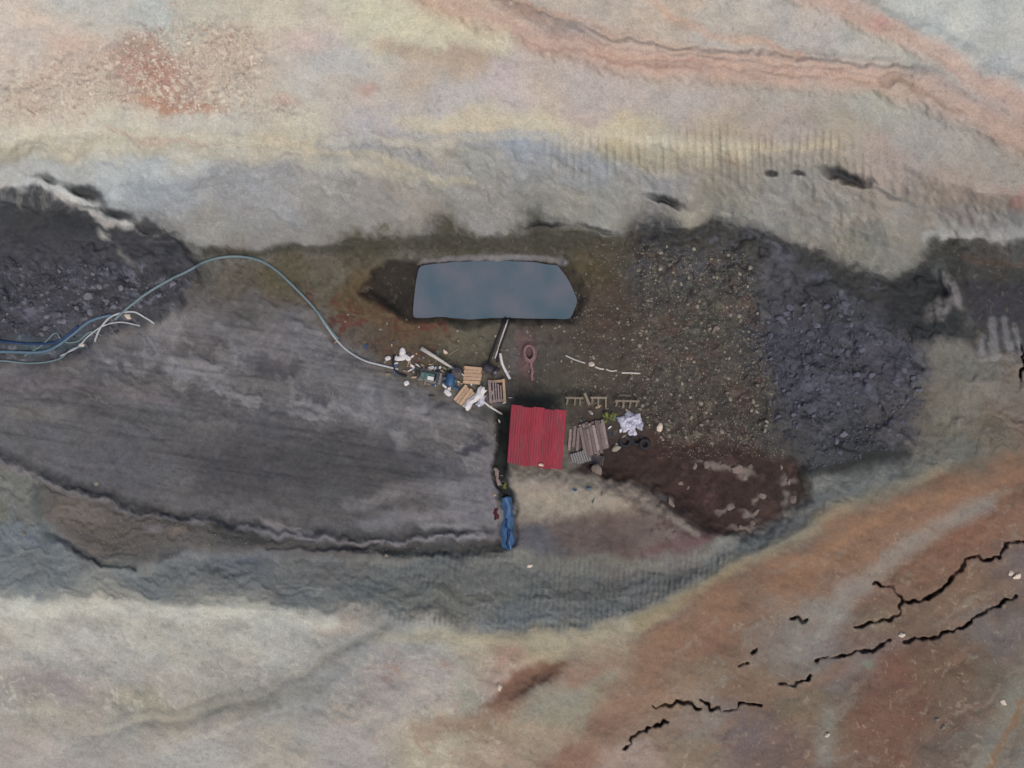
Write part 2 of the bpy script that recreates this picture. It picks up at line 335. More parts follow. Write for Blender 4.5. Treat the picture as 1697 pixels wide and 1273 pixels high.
# ------------------------------------------------------------------ soil, clay and coal colours (reflectance per vertex)
CP = [(-60, 40, 196, 184, 170), (60, 60, 196, 182, 168), (150, 15, 184, 182, 172), (250, 10, 180, 182, 174), (120, 110, 190, 172, 156), (60, 160, 186, 172, 156),
      (250, 110, 176, 150, 134), (330, 40, 182, 176, 160), (380, 90, 184, 168, 150), (470, 30, 192, 184, 162), (560, 110, 182, 178, 170), (500, 60, 186, 172, 164),
      (620, 40, 196, 190, 164), (700, 50, 192, 184, 158), (760, 90, 176, 158, 138), (680, 120, 176, 164, 150), (600, 160, 178, 170, 160), (740, 160, 172, 168, 164),
      (820, 130, 182, 168, 162), (1000, 150, 174, 164, 158), (950, 190, 174, 160, 152), (1150, 170, 170, 160, 152), (1300, 160, 164, 158, 148),
      (1300, 200, 162, 150, 140), (1450, 170, 160, 160, 150), (1550, 220, 158, 154, 146), (1650, 260, 150, 144, 136), (1600, 320, 158, 144, 132), (1690, 300, 150, 144, 134),
      (1200, 40, 180, 172, 160), (1100, 20, 182, 168, 152), (1350, 60, 176, 168, 160), (1420, 75, 174, 170, 160), (1560, 30, 184, 186, 178), (1660, 60, 178, 180, 174), (1690, 120, 172, 172, 168), (1780, 100, 172, 172, 165),
      (200, 225, 192, 186, 168), (60, 230, 194, 186, 166), (350, 225, 184, 180, 168), (500, 215, 188, 180, 160), (620, 225, 172, 166, 164), (780, 205, 188, 176, 152),
      (900, 205, 190, 180, 152), (1040, 235, 184, 172, 144), (1200, 245, 170, 156, 134), (1380, 215, 160, 150, 134), (1480, 270, 160, 146, 136),
      (20, 290, 190, 192, 190), (130, 285, 182, 188, 188), (250, 300, 156, 162, 166), (330, 310, 150, 154, 158), (450, 320, 148, 150, 152), (350, 370, 138, 138, 134), (560, 290, 160, 158, 152), (600, 350, 142, 140, 136),
      (480, 375, 134, 132, 128), (700, 330, 150, 146, 138), (700, 270, 158, 156, 148), (800, 280, 158, 158, 152), (880, 250, 150, 156, 164), (960, 285, 150, 154, 158), (820, 350, 140, 138, 134), (960, 340, 146, 146, 138),
      (1100, 290, 156, 156, 156), (1200, 300, 152, 146, 134), (1180, 345, 138, 136, 124), (1300, 310, 148, 146, 140), (1350, 350, 142, 138, 128), (1450, 350, 146, 140, 130), (1420, 400, 122, 122, 110), (1480, 430, 112, 112, 104), (1535, 370, 146, 140, 132), (1590, 380, 150, 148, 144), (1680, 385, 140, 140, 140),
      # pit floor
      (400, 470, 92, 86, 76), (480, 460, 88, 82, 64), (560, 440, 94, 88, 74), (600, 500, 88, 74, 52), (680, 560, 84, 70, 58), (600, 410, 74, 72, 56), (760, 405, 70, 68, 56), (900, 405, 70, 68, 58), (760, 560, 92, 88, 72), (720, 580, 84, 78, 64),
      (900, 560, 82, 76, 68), (980, 460, 80, 70, 50), (1010, 420, 74, 72, 64), (1020, 500, 76, 64, 54), (1000, 560, 78, 68, 60), (1010, 640, 76, 68, 60), (940, 630, 80, 76, 66), (900, 645, 62, 62, 56),
      (1100, 400, 56, 58, 62), (1100, 470, 64, 66, 66), (1200, 440, 66, 66, 64), (1140, 540, 68, 68, 62), (1160, 640, 70, 66, 60), (1240, 680, 68, 64, 60), (1060, 690, 62, 58, 54),
      (1300, 430, 78, 78, 84), (1380, 470, 58, 60, 62), (1470, 510, 48, 50, 52), (1300, 560, 68, 70, 82), (1400, 560, 66, 68, 78), (1480, 600, 72, 72, 82), (1350, 640, 72, 74, 86), (1450, 650, 74, 74, 84), (1400, 720, 58, 62, 66), (1440, 760, 46, 50, 52), (1500, 700, 78, 74, 76),
      (1540, 520, 44, 48, 50), (1580, 430, 64, 68, 64), (1650, 440, 74, 72, 66), (1690, 480, 66, 66, 62), (1640, 520, 66, 62, 70), (1690, 530, 62, 66, 70), (1780, 480, 66, 66, 64),
      (1100, 760, 58, 44, 40), (1040, 760, 56, 46, 42), (1180, 720, 66, 54, 50), (1220, 820, 62, 46, 42), (1130, 820, 64, 48, 44), (1300, 800, 50, 46, 40), (1190, 870, 60, 46, 44),
      (880, 800, 140, 130, 120), (960, 820, 130, 122, 106), (1040, 830, 122, 110, 98), (900, 850, 126, 114, 102), (960, 880, 98, 86, 80), (1080, 870, 110, 98, 92), (900, 900, 88, 86, 90), (1020, 905, 92, 80, 74), (1150, 905, 98, 80, 78),
      (100, 380, 60, 62, 68), (200, 400, 62, 62, 64), (60, 480, 66, 68, 80), (180, 470, 60, 60, 64), (280, 450, 66, 64, 64), (100, 550, 70, 74, 84),
      (60, 640, 92, 88, 90), (250, 600, 108, 104, 102), (400, 580, 112, 108, 106), (330, 540, 100, 96, 96), (480, 560, 116, 114, 116), (540, 640, 116, 114, 114), (150, 700, 88, 86, 84), (60, 690, 102, 100, 98), (300, 700, 82, 82, 82),
      (450, 720, 76, 76, 78), (400, 800, 74, 72, 78), (200, 780, 82, 84, 90), (80, 730, 86, 88, 92), (620, 680, 112, 112, 112), (720, 700, 116, 114, 114), (560, 760, 72, 70, 68), (640, 800, 74, 72, 70), (780, 780, 116, 114, 120), (760, 850, 112, 110, 112), (700, 740, 108, 106, 104), (560, 840, 80, 78, 76),
      # lower wall and ground
      (30, 830, 110, 112, 106), (20, 900, 108, 118, 124), (150, 880, 108, 104, 98), (250, 870, 98, 92, 86), (60, 960, 112, 122, 128), (250, 960, 108, 118, 122), (400, 950, 98, 102, 108), (560, 930, 92, 92, 94), (600, 970, 94, 104, 106), (500, 1000, 110, 116, 116), (720, 950, 92, 94, 94), (720, 1000, 100, 100, 92), (850, 960, 96, 98, 94), (850, 1020, 104, 110, 112), (960, 960, 98, 98, 94), (980, 1020, 106, 112, 114), (1080, 980, 106, 108, 108),
      (60, 1012, 192, 190, 174), (220, 1020, 186, 180, 162), (400, 1030, 180, 178, 160), (540, 1030, 168, 158, 144), (100, 1070, 172, 168, 158), (300, 1070, 170, 168, 152), (450, 1070, 166, 164, 150), (90, 1125, 150, 140, 136), (250, 1120, 160, 156, 146), (400, 1130, 152, 148, 138), (60, 1190, 160, 156, 142), (250, 1190, 156, 152, 132), (380, 1185, 142, 138, 126), (40, 1250, 164, 152, 142), (200, 1250, 150, 146, 136), (330, 1255, 168, 166, 158), (60, 1300, 160, 150, 142),
      (580, 1080, 150, 150, 144), (560, 1130, 142, 140, 134), (500, 1190, 150, 148, 142), (560, 1250, 152, 148, 146), (480, 1240, 156, 150, 136), (640, 1120, 158, 148, 142), (700, 1070, 172, 170, 160), (780, 1075, 168, 158, 136), (700, 1140, 164, 152, 144), (780, 1150, 150, 148, 132), (640, 1200, 162, 152, 140), (720, 1230, 172, 160, 136), (830, 1090, 160, 136, 116), (830, 1140, 158, 140, 128), (830, 1200, 148, 132, 110), (800, 1260, 162, 146, 126), (900, 1230, 156, 140, 118), (900, 1070, 158, 146, 118), (1000, 1060, 154, 140, 116), (960, 1110, 146, 122, 104), (1000, 1130, 142, 122, 102), (950, 1160, 142, 136, 116), (920, 1190, 150, 142, 120), (1000, 1190, 138, 112, 94), (940, 1260, 146, 116, 98), (1030, 1260, 156, 136, 122),
      (1100, 1060, 136, 108, 86), (1080, 1110, 136, 110, 86), (1200, 1010, 134, 104, 82), (1180, 1050, 132, 100, 80), (1180, 1110, 132, 114, 94), (1100, 1150, 142, 118, 96), (1250, 1140, 126, 102, 82), (1140, 1190, 132, 122, 112), (1150, 1240, 130, 116, 98), (1220, 1220, 112, 98, 94), (1280, 1240, 112, 94, 86), (1330, 1180, 118, 104, 86),
      (1300, 950, 140, 106, 80), (1400, 900, 140, 108, 82), (1500, 850, 142, 108, 84), (1600, 810, 138, 104, 80), (1690, 790, 134, 98, 76), (1600, 870, 138, 98, 76), (1520, 930, 132, 100, 78), (1440, 980, 134, 104, 86), (1690, 850, 132, 100, 80), (1690, 930, 112, 96, 88), (1600, 980, 118, 96, 78), (1540, 1020, 114, 94, 78), (1450, 1020, 122, 104, 86), (1350, 1030, 132, 124, 114), (1330, 1080, 128, 120, 110), (1400, 1120, 112, 96, 88), (1480, 1110, 118, 84, 70), (1560, 1110, 108, 88, 72), (1450, 1200, 114, 84, 68), (1500, 1170, 110, 80, 66), (1580, 1180, 108, 90, 76), (1660, 1060, 112, 102, 96), (1640, 1130, 106, 96, 82), (1620, 1230, 108, 98, 88), (1690, 1160, 114, 110, 98), (1560, 1250, 108, 92, 80), (1670, 1260, 124, 118, 108), (1780, 1200, 118, 112, 98),
      (1600, 640, 112, 108, 98), (1690, 650, 116, 106, 96), (1580, 700, 104, 102, 90), (1660, 720, 104, 98, 84), (1520, 770, 100, 98, 88), (1600, 750, 98, 98, 86), (1450, 790, 104, 108, 102), (1380, 830, 104, 104, 94), (1300, 870, 108, 108, 104), (1200, 930, 110, 112, 106), (1560, 590, 108, 106, 98), (1560, 660, 104, 96, 80), (1690, 700, 118, 100, 86)]
# coarse interpolation, then resampled to the fine grid
cx_, cy_ = np.arange(-80, 1790, 10.0), np.arange(-80, 1370, 10.0)
CXg, CYg = np.meshgrid(cx_, cy_)
P = np.array([(c[0], c[1]) for c in CP], float); C = lin([c[2:] for c in CP])
num = np.zeros(CXg.shape + (3,)); den = np.zeros(CXg.shape)
for k in range(len(CP)):
    d2 = (CXg - P[k, 0]) ** 2 + 1.7 * (CYg - P[k, 1]) ** 2 + 60.0
    w_ = d2 ** -2.0
    num += w_[..., None] * C[k]; den += w_
BASE = num / den[..., None]
u = np.clip((GX + 2.2 * (WX - GX) + 80) / 10.0, 0, len(cx_) - 1.001); v = np.clip((GY + 2.2 * (WY - GY) + 80) / 10.0, 0, len(cy_) - 1.001)
i, j = u.astype(int), v.astype(int); fu, fv = (u - i)[..., None], (v - j)[..., None]
COL = BASE[j, i] * (1 - fu) * (1 - fv) + BASE[j, i + 1] * fu * (1 - fv) + BASE[j + 1, i] * (1 - fu) * fv + BASE[j + 1, i + 1] * fu * fv

def mix(w, a, c):
    COL[w] += (lin(c) - COL[w]) * np.clip(a, 0, 1)[..., None]
def cpoly(pts, c, feather, al=1.0, warp=1.0):
    w, a = poly_alpha(pts, feather, warp); mix(w, a * al, c)
def cline(pts, width, c, feather, al=1.0, warp=1.0):
    w, a = line_alpha(pts, width, feather, warp); mix(w, a * al, c)
def cblob(cx, cy, rx, ry, c, al=1.0, ang=0, warp=1.0, hard=0.0):
    w, a = blob_alpha(cx, cy, rx, ry, ang, warp, hard); mix(w, a * al, c)
def cnoise(mask, c, seed, sx, sy, lo, hi, al=1.0, octs=4, rot=0.0):
    m = mask > 0.01
    a_ = math.radians(rot); xa = GX[m] + 1.8 * (WX[m] - GX[m]); ya = GY[m] + 1.8 * (WY[m] - GY[m]); a_ += .13; x = xa * math.cos(a_) + ya * math.sin(a_); y = -xa * math.sin(a_) + ya * math.cos(a_)
    n = fbm_a(x / sx, y / sy, seed, octs, .6)
    a = sstep(lo, hi, n) * mask[m] * al
    COL[m] += (lin(c) - COL[m]) * a[:, None]

# the sharp region boundaries first
w, a = poly_alpha(COAL, 5, 1.3)
mix(w, a * .9, (62, 63, 68))
w, a = poly_alpha(RUBBLE, 34, 1.8); mix(w, a * .35, (62, 64, 70))
cpoly([(-60, 326), (0, 318), (60, 318), (130, 342), (200, 375), (120, 400), (-60, 400)], (54, 56, 60), 14, .7)
w, a = poly_alpha(RAMP, 9, 1.2); mix(w, a * .35, (98, 96, 96))
# top edge of floor against the pale wall
cpoly([(330, 410), (420, 412), (520, 402), (600, 394), (760, 391), (900, 390), (1050, 386), (1180, 370), (1180, 410), (900, 418), (600, 416), (450, 424), (340, 426)], (68, 66, 56), 5, .85, .7)
cpoly([(1070, 376), (1130, 362), (1135, 440), (1062, 436)], (50, 54, 58), 10, .75)
cpoly([(1135, 368), (1180, 372), (1300, 392), (1400, 432), (1480, 468), (1526, 442), (1545, 470), (1500, 540), (1400, 480), (1290, 420), (1150, 400)], (54, 55, 54), 8, .8, 1.2)
cblob(1225, 412, 34, 26, (46, 46, 44), .8)
cblob(1300, 425, 34, 24, (80, 80, 88), .7)
cpoly([(1530, 440), (1542, 404), (1600, 397), (1760, 392), (1760, 570), (1640, 588), (1590, 570), (1560, 556), (1510, 560), (1500, 520)], (62, 63, 62), 6, .8)
cpoly([(1528, 446), (1560, 440), (1600, 560), (1570, 560), (1510, 556), (1495, 500)], (42, 46, 48), 10, .85)
cline([(1600, 430), (1760, 428)], 10, (92, 76, 66), 8, .6)
cpoly([(1608, 470), (1690, 470), (1760, 490), (1760, 540), (1612, 540)], (58, 56, 66), 14, .6)
cblob(1554, 512, 30, 17, (112, 108, 106), .9, -38, .8, .3); cblob(1576, 480, 36, 11, (114, 110, 110), .9, 66, .8, .3); cblob(1556, 452, 12, 16, (84, 90, 88), .7, 20)
for (x, y0, y1, wd) in [(1646, 535, 590, 13), (1668, 530, 582, 10), (1627, 560, 592, 7), (1684, 540, 585, 6)]:
    cline([(x, y0), (x + 3, y1)], wd, (116, 116, 122), 5, .75, .7)
cline([(1657, 530), (1658, 575)], 5, (70, 74, 82), 4, .7, .6)
# hanging lobe of the pale wall
cpoly([(1300, 380), (1420, 360), (1530, 360), (1536, 400), (1515, 446), (1480, 462), (1400, 424)], (128, 126, 116), 9, .6)
cline([(1535, 396), (1600, 388), (1700, 384), (1790, 382)], 10, (158, 158, 156), 6, .8)
# white rim left, cream teeth ledge
cline([(-80, 292), (0, 296), (70, 304), (120, 320), (170, 345), (215, 372)], 14, (190, 192, 188), 10, .8)
cline([(100, 325), (150, 350), (180, 368)], 9, (178, 174, 168), 6, .8)
cblob(172, 385, 20, 8, (170, 168, 160), .8, 40); cblob(210, 425, 26, 8, (126, 122, 116), .7, 55)
cline([(-80, 250), (60, 252), (200, 238), (330, 232), (440, 236), (520, 246)], 20, (196, 186, 160), 16, .6)
cline([(440, 226), (520, 250), (620, 266), (720, 292), (780, 308)], 9, (188, 178, 152), 8, .6)
cline([(530, 242), (620, 248), (720, 266)], 10, (148, 150, 154), 8, .55)
cline([(180, 224), (280, 236), (350, 240)], 7, (180, 152, 140), 6, .5)
cline([(650, 222), (760, 226), (860, 236)], 9, (150, 156, 166), 9, .5); cline([(780, 236), (860, 246), (960, 264), (1040, 276)], 18, (144, 152, 162), 14, .6)
cline([(670, 206), (800, 203), (920, 206), (1000, 226), (1060, 240), (1130, 246), (1250, 248)], 20, (190, 182, 158), 16, .6)
cline([(1130, 252), (1300, 244), (1380, 240)], 10, (188, 176, 146), 8, .5)
cline([(1000, 255), (1060, 268), (1120, 272)], 26, (176, 164, 130), 14, .55)
# darker stripes in step with the tooth marks, broken up by noise
gt = tooth_top * sstep(.55, .95, saw(GX / 13.0 + ph * .25)) * sstep(.35, .65, vnoise(GX / 22, GY / 26, 18))
COL += (lin((112, 108, 88)) - COL) * (gt * .55)[..., None]
gl = tooth_low * sstep(.5, .95, saw(GX / 9.0 + ph * .3 + GY / 400)) * sstep(.4, .7, vnoise(GX / 26, GY / 15, 19))
COL += (lin((74, 76, 70)) - COL) * (gl * .5)[..., None]
# streaks down the wall
wm = WALL * np.where(GY < 600, 1.0, .6)
cnoise(wm, (120, 120, 124), 401, 6, 36, .1, .9, .25); cnoise(wm, (176, 172, 160), 402, 7, 40, .25, 1.0, .2); cnoise(wm, (128, 130, 132), 403, 110, 9, .1, .9, .35, 4, 7); cnoise(wm, (180, 174, 160), 404, 90, 7, .25, 1., .3, 4, 9)
# the churned edge of the ramp is patchy
edge = np.zeros(GX.shape); w, a = line_alpha([(0, 770), (200, 838), (400, 876), (600, 892), (820, 886)], 44, 18, 1.2); edge[w] = a
cnoise(edge, (66, 64, 66), 494, 22, 9, .1, .7, .7, 4, 8); cnoise(edge, (124, 118, 116), 495, 18, 7, .35, .9, .6, 4, 8)
# dark coal seams and undercuts in the wall
for (x, y, rx, ry, an, al) in [(1105, 332, 34, 7, 14, .95), (1402, 293, 50, 10, 11, .95), (1275, 286, 13, 4, 8, .9), (1316, 290, 11, 5, 15, .9), (905, 378, 40, 4, 0, .85), (985, 377, 34, 3, 4, .7),
                               (85, 303, 24, 6, 5, .95), (140, 320, 38, 8, 28, .95), (195, 352, 36, 7, 22, .95), (250, 375, 20, 8, 30, .9), (1478, 320, 30, 4, 25, .6)]:
    cblob(x, y, rx * 1.1, ry * 1.3, (60, 62, 66), al, an, .8, .35)
cblob(1590, 360, 40, 14, (150, 132, 126), .5, 30); cblob(1690, 330, 26, 26, (158, 112, 104), .7); cblob(1660, 310, 20, 14, (160, 128, 116), .5)
# red strata
R1 = [(640, -60), (730, -5), (800, 35), (870, 62), (1000, 88), (1140, 108), (1300, 122), (1440, 128), (1540, 150), (1620, 190), (1760, 270)]
cline(R1, 32, (190, 152, 132), 22, .62); cline([(760, -30), (850, 15), (960, 38), (1060, 60), (1180, 88), (1300, 104)], 16, (190, 158, 138), 14, .5)
cline([(1040, -20), (1120, 30), (1230, 65), (1330, 95)], 9, (192, 156, 132), 8, .6)
R2 = [(1310, -40), (1390, 8), (1470, 42), (1540, 85), (1600, 120), (1660, 160), (1760, 215)]
cline(R2, 30, (188, 150, 132), 18, .62); cblob(1462, 36, 30, 20, (186, 132, 122), .5, 20)
cline([(1450, 130), (1540, 155), (1600, 190)], 6, (140, 116, 98), 5, .55)
cline([(790, 40), (900, 78), (1030, 98), (1160, 118)], 4, (150, 118, 102), 4, .5)
m = LAND * np.where(GY < 300, 1, 0)
cnoise(region([(720, -60), (1000, 40), (1300, 80), (1760, 200), (1760, 290), (1500, 160), (1200, 130), (900, 80)], 20), (166, 130, 112), 405, 160, 7, .15, .8, .4, 4, 14)
cline([(620, 70), (720, 92), (800, 84)], 16, (172, 152, 130), 14, .7)
cline([(600, 20), (700, 45), (790, 55), (840, 75)], 26, (198, 190, 160), 18, .7)
cblob(610, 152, 22, 18, (176, 140, 128), .7); cblob(470, 168, 40, 14, (176, 138, 126), .6)
# reddish stony patch
cblob(260, 125, 90, 52, (170, 130, 112), .85, 15); cblob(280, 172, 100, 15, (174, 128, 104), .9, 4); cblob(345, 178, 40, 12, (170, 134, 112), .7); cblob(100, 80, 60, 20, (192, 166, 152), .6, 15)
cnoise(mSPECK, (206, 196, 178), 410, 6, 6, .15, .7, .8); cnoise(mSPECK, (150, 116, 100), 411, 5, 5, .3, .8, .6); cnoise(mSPECK, (160, 150, 130), 412, 9, 6, .3, .8, .4)
# coal bank: dusty grey lumps
cc = mCOAL * sstep(410, 470, GY)
cnoise(cc, (112, 112, 124), 420, 11, 8, .1, .8, .8); cnoise(cc, (36, 38, 44), 421, 12, 9, .2, .8, .7)
cblob(60, 575, 70, 16, (70, 100, 112), .5); cblob(130, 560, 40, 16, (66, 92, 100), .4); cblob(60, 520, 46, 26, (106, 104, 118), .5); cblob(90, 480, 12, 26, (40, 42, 46), .7)
cblob(110, 540, 40, 20, (96, 96, 108), .4)
# mud ramp
cnoise(mRAMP, (66, 64, 62), 430, 190, 8, 0., .8, .55, 4, 9); cnoise(mRAMP, (116, 112, 114), 431, 170, 7, .3, .9, .4, 4, 9)
churn = mRAMP * (1 - sstep(30, 120, GY - (500 + .32 * GX)))
cnoise(churn, (134, 131, 132), 432, 40, 22, -.1, .6, .8, 5, 25); cnoise(churn, (72, 70, 76), 433, 26, 15, .35, .9, .75, 5, 25)
cblob(470, 602, 52, 18, (58, 57, 64), .95, -14, 2.4, .4); cblob(775, 737, 34, 9, (58, 58, 66), .95, -20, 2.4, .4); cblob(432, 590, 26, 9, (64, 62, 70), .8, 0, 2.2, .3); cblob(520, 655, 12, 10, (70, 70, 78), .8, 0, 2, .3); cblob(630, 665, 8, 20, (74, 74, 80), .8, -20, 2, .3); cblob(560, 575, 10, 26, (78, 78, 88), .5, 20)
cpoly([(300, 740), (560, 720), (700, 760), (760, 792), (700, 812), (520, 830), (330, 810)], (60, 59, 59), 40, .75)
cline([(640, 745), (700, 765), (760, 785)], 18, (64, 63, 68), 12, .6); cline([(640, 790), (740, 830)], 9, (70, 68, 68), 8, .5)
cline([(570, 835), (680, 812), (790, 800)], 12, (128, 124, 126), 10, .55); cline([(600, 862), (720, 846), (800, 850)], 16, (126, 122, 126), 10, .55)
cline([(0, 630), (120, 645), (300, 668)], 8, (114, 106, 110), 7, .6); cline([(10, 686), (120, 690)], 14, (120, 116, 112), 10, .5)
cline([(0, 753), (90, 788), (210, 829), (400, 869), (560, 882), (700, 880), (815, 876)], 8, (48, 50, 52), 9, .75, 1.1)
cline([(-60, 752), (0, 768), (80, 800), (130, 824), (200, 842), (400, 879), (560, 893), (690, 893), (805, 888)], 4, (130, 126, 130), 5, .8, 1.15)
cline([(440, 868), (520, 884)], 9, (136, 132, 136), 5, .7); cline([(700, 868), (780, 872), (800, 882)], 7, (134, 130, 132), 5, .7)
cpoly(BANK, (92, 86, 82), 8, .75); cblob(130, 850, 44, 28, (122, 112, 102), .7); cblob(250, 878, 20, 9, (140, 136, 140), .6, 10); cblob(300, 880, 30, 14, (128, 116, 102), .6)
cpoly([(330, 880), (480, 895), (640, 900), (825, 892), (832, 912), (700, 914), (560, 904), (400, 905)], (60, 60, 60), 6, .75, .8); cline([(350, 872), (420, 886)], 7, (46, 48, 44), 5, .8)
cline([(640, 914), (760, 916), (828, 908)], 12, (42, 44, 46), 7, .85, .6); cline([(75, 885), (120, 915), (180, 940), (216, 941)], 10, (44, 48, 56), 7, .85); cline([(265, 922), (310, 916)], 6, (60, 62, 70), 5, .7)
cblob(8, 855, 14, 24, (118, 120, 92), .5); cline([(64, 812), (68, 860), (76, 890)], 10, (82, 92, 92), 8, .6)
# lower wall banding
LW = region([(-60, 900), (300, 940), (600, 915), (830, 915), (1000, 940), (1200, 905), (1340, 840), (1345, 790), (1500, 760), (1600, 760), (1450, 818), (1300, 892), (1150, 972), (1050, 1022), (950, 1047), (800, 1052), (620, 1030), (300, 1005), (-60, 994)], 12)
cnoise(LW, (98, 110, 114), 440, 120, 9, 0, .8, .35, 4, -4); cnoise(LW, (134, 136, 130), 441, 110, 9, .1, .9, .5, 4, -4)
cline([(800, 1035), (900, 1025), (1000, 1004), (1060, 985)], 14, (118, 128, 134), 12, .55); cline([(620, 985), (700, 990), (850, 985)], 10, (110, 110, 96), 9, .5)
cline([(1180, 930), (1290, 872), (1370, 835), (1440, 800)], 16, (122, 128, 128), 10, .7)
cline([(-60, 1000), (0, 1003), (200, 1012), (450, 1022), (540, 1026)], 14, (190, 188, 170), 8, .8, .8)
cline([(620, 1058), (760, 1060), (860, 1062), (960, 1055), (1060, 1030), (1110, 1000)], 18, (168, 158, 130), 12, .75)
cline([(1060, 1030), (1140, 985), (1230, 935), (1330, 880), (1440, 822), (1560, 775)], 18, (150, 136, 102), 11, .8, .8)
cline([(1110, 1045), (1230, 965), (1330, 912), (1450, 848), (1580, 800), (1700, 770)], 36, (140, 108, 84), 24, .6)
cline([(1340, 918), (1460, 862), (1580, 815)], 12, (150, 112, 80), 10, .5, 1.3)
# lower ground
cline([(640, 1036), (590, 1062), (520, 1110), (470, 1130), (300, 1172), (150, 1200)], 7, (124, 122, 112), 8, .6, .9)
cline([(660, 1042), (600, 1090), (540, 1140), (480, 1165)], 34, (146, 146, 142), 22, .6)
cline([(300, 1235), (420, 1195), (470, 1175)], 6, (178, 176, 168), 5, .6, .5); cline([(250, 1205), (420, 1165), (520, 1145)], 20, (128, 126, 114), 14, .5)
cblob(90, 1122, 34, 14, (142, 120, 118), .6); cline([(0, 1178), (50, 1178)], 8, (186, 182, 170), 6, .6)
cnoise(region([(-60, 1010), (560, 1040), (500, 1120), (200, 1190), (-60, 1180)], 24), (132, 128, 118), 450, 9, 9, .25, .8, .5); cnoise(region([(-60, 1010), (560, 1040), (500, 1120), (200, 1190), (-60, 1180)], 24), (200, 196, 182), 451, 10, 8, .3, .8, .5)
cnoise(region([(600, 1080), (860, 1070), (870, 1180), (900, 1290), (560, 1290), (540, 1180)], 24), (190, 178, 158), 452, 12, 10, .2, .8, .55); cnoise(region([(600, 1080), (860, 1070), (870, 1180), (900, 1290), (560, 1290), (540, 1180)], 24), (160, 122, 104), 453, 30, 18, .35, .9, .55)
cpoly([(790, 1168), (830, 1150), (850, 1120), (900, 1090), (940, 1088), (930, 1115), (880, 1150), (850, 1172)], (118, 84, 66), 8, .9, 1.4); cline([(700, 1215), (790, 1190), (860, 1170)], 20, (150, 122, 98), 16, .6)
cline([(860, 1190), (950, 1150), (1010, 1120)], 14, (150, 146, 128), 12, .6)
cline([(910, 1290), (1000, 1210), (1060, 1150), (1090, 1090)], 40, (138, 104, 82), 26, .55)
LR = region([(1050, 1070), (1200, 985), (1450, 860), (1760, 770), (1760, 1330), (1000, 1330)], 30)
cnoise(LR, (138, 108, 86), 460, 70, 16, .1, .8, .45, 4, -35); cnoise(LR, (136, 128, 114), 461, 90, 14, .35, .95, .5, 4, -38); cnoise(LR, (112, 84, 70), 462, 40, 18, .35, .9, .4, 4, -30)
cline([(1640, 830), (1540, 880), (1470, 935), (1400, 985), (1370, 1040), (1330, 1080)], 22, (140, 134, 124), 16, .7)
cblob(1330, 1060, 60, 24, (136, 130, 122), .6, -25); cblob(1370, 1062, 40, 14, (142, 120, 118), .5, -20)
cline([(1500, 1060), (1420, 1092), (1380, 1140)], 20, (120, 112, 108), 16, .5); cblob(1430, 1102, 14, 8, (128, 142, 120), .7)
cline([(1480, 1090), (1470, 1150), (1440, 1270)], 44, (116, 86, 72), 34, .5); cline([(1372, 1180), (1362, 1260)], 18, (132, 132, 122), 14, .6)
cblob(1240, 1230, 50, 40, (108, 94, 92), .6); cline([(1740, 1110), (1680, 1180), (1610, 1290)], 26, (126, 124, 112), 18, .7); cline([(1690, 1170), (1650, 1230), (1630, 1290)], 7, (136, 104, 76), 6, .8)
cblob(1690, 940, 30, 50, (116, 104, 102), .6); cblob(1660, 1060, 40, 30, (118, 108, 104), .5)
cnoise(LR, (162, 146, 124), 463, 7, 7, .55, .95, .5)
# floor patches
FL = INPIT * (1 - mRAMP) * (1 - mCOAL)
cblob(690, 545, 90, 26, (100, 74, 46), .6, 10, 2); cnoise(region([(500, 470), (620, 500), (760, 540), (700, 600), (600, 580), (520, 540)], 16), (96, 52, 48), 470, 16, 12, .15, .7, .8); cnoise(region([(560, 500), (700, 530), (700, 580), (580, 570)], 20), (110, 90, 56), 471, 12, 12, .3, .8, .7)
cblob(480, 455, 60, 26, (96, 90, 70), .5); cblob(770, 560, 40, 30, (98, 92, 76), .5); cblob(1000, 440, 40, 44, (82, 72, 46), .5)
cblob(1000, 540, 60, 60, (76, 58, 50), .55); cblob(1040, 530, 9, 12, (44, 34, 30), .9); cblob(1032, 585, 9, 10, (46, 34, 30), .9)
cblob(870, 580, 16, 40, (110, 84, 84), .55); cblob(848, 590, 14, 36, (92, 90, 96), .5)
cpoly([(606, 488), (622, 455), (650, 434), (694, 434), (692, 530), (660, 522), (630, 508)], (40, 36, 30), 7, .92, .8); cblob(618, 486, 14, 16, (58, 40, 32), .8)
cpoly(PIT2, (52, 48, 44), 5, .7, .4); cline([(700, 436), (790, 436), (850, 428), (930, 432)], 6, (112, 108, 108), 5, .7, .6)  # dark sump bank; its colour also holds the shade along the water's edge
cnoise(mGRAV, (118, 114, 98), 480, 6, 6, .2, .8, .75); cnoise(mGRAV, (36, 36, 34), 481, 6, 6, .25, .8, .7); cnoise(mGRAV, (88, 62, 56), 482, 30, 20, .3, .8, .6); cnoise(FL * (1 - mRUB) * (1 - mSPOIL), (58, 50, 44), 483, 10, 8, .2, .8, .5); cnoise(FL * (1 - mRUB) * (1 - mSPOIL), (116, 106, 92), 484, 6, 6, .45, .95, .5)
cnoise(mRUB * (1 - .8 * region([(1480, 440), (1560, 440), (1600, 570), (1520, 580), (1450, 530)], 30)), (94, 96, 108), 485, 20, 15, .15, .9, .6); cnoise(mRUB, (38, 40, 45), 486, 16, 12, .1, .7, .75); cpoly([(1470, 470), (1530, 445), (1570, 500), (1575, 560), (1520, 575), (1470, 530)], (44, 47, 50), 20, .75); cblob(1400, 700, 36, 24, (48, 54, 56), .7); cline([(1340, 780), (1420, 770), (1495, 748)], 18, (40, 44, 46), 12, .8)
cpoly([(1320, 785), (1345, 772), (1480, 745), (1498, 748), (1420, 772), (1350, 790)], (42, 44, 42), 6, .7)
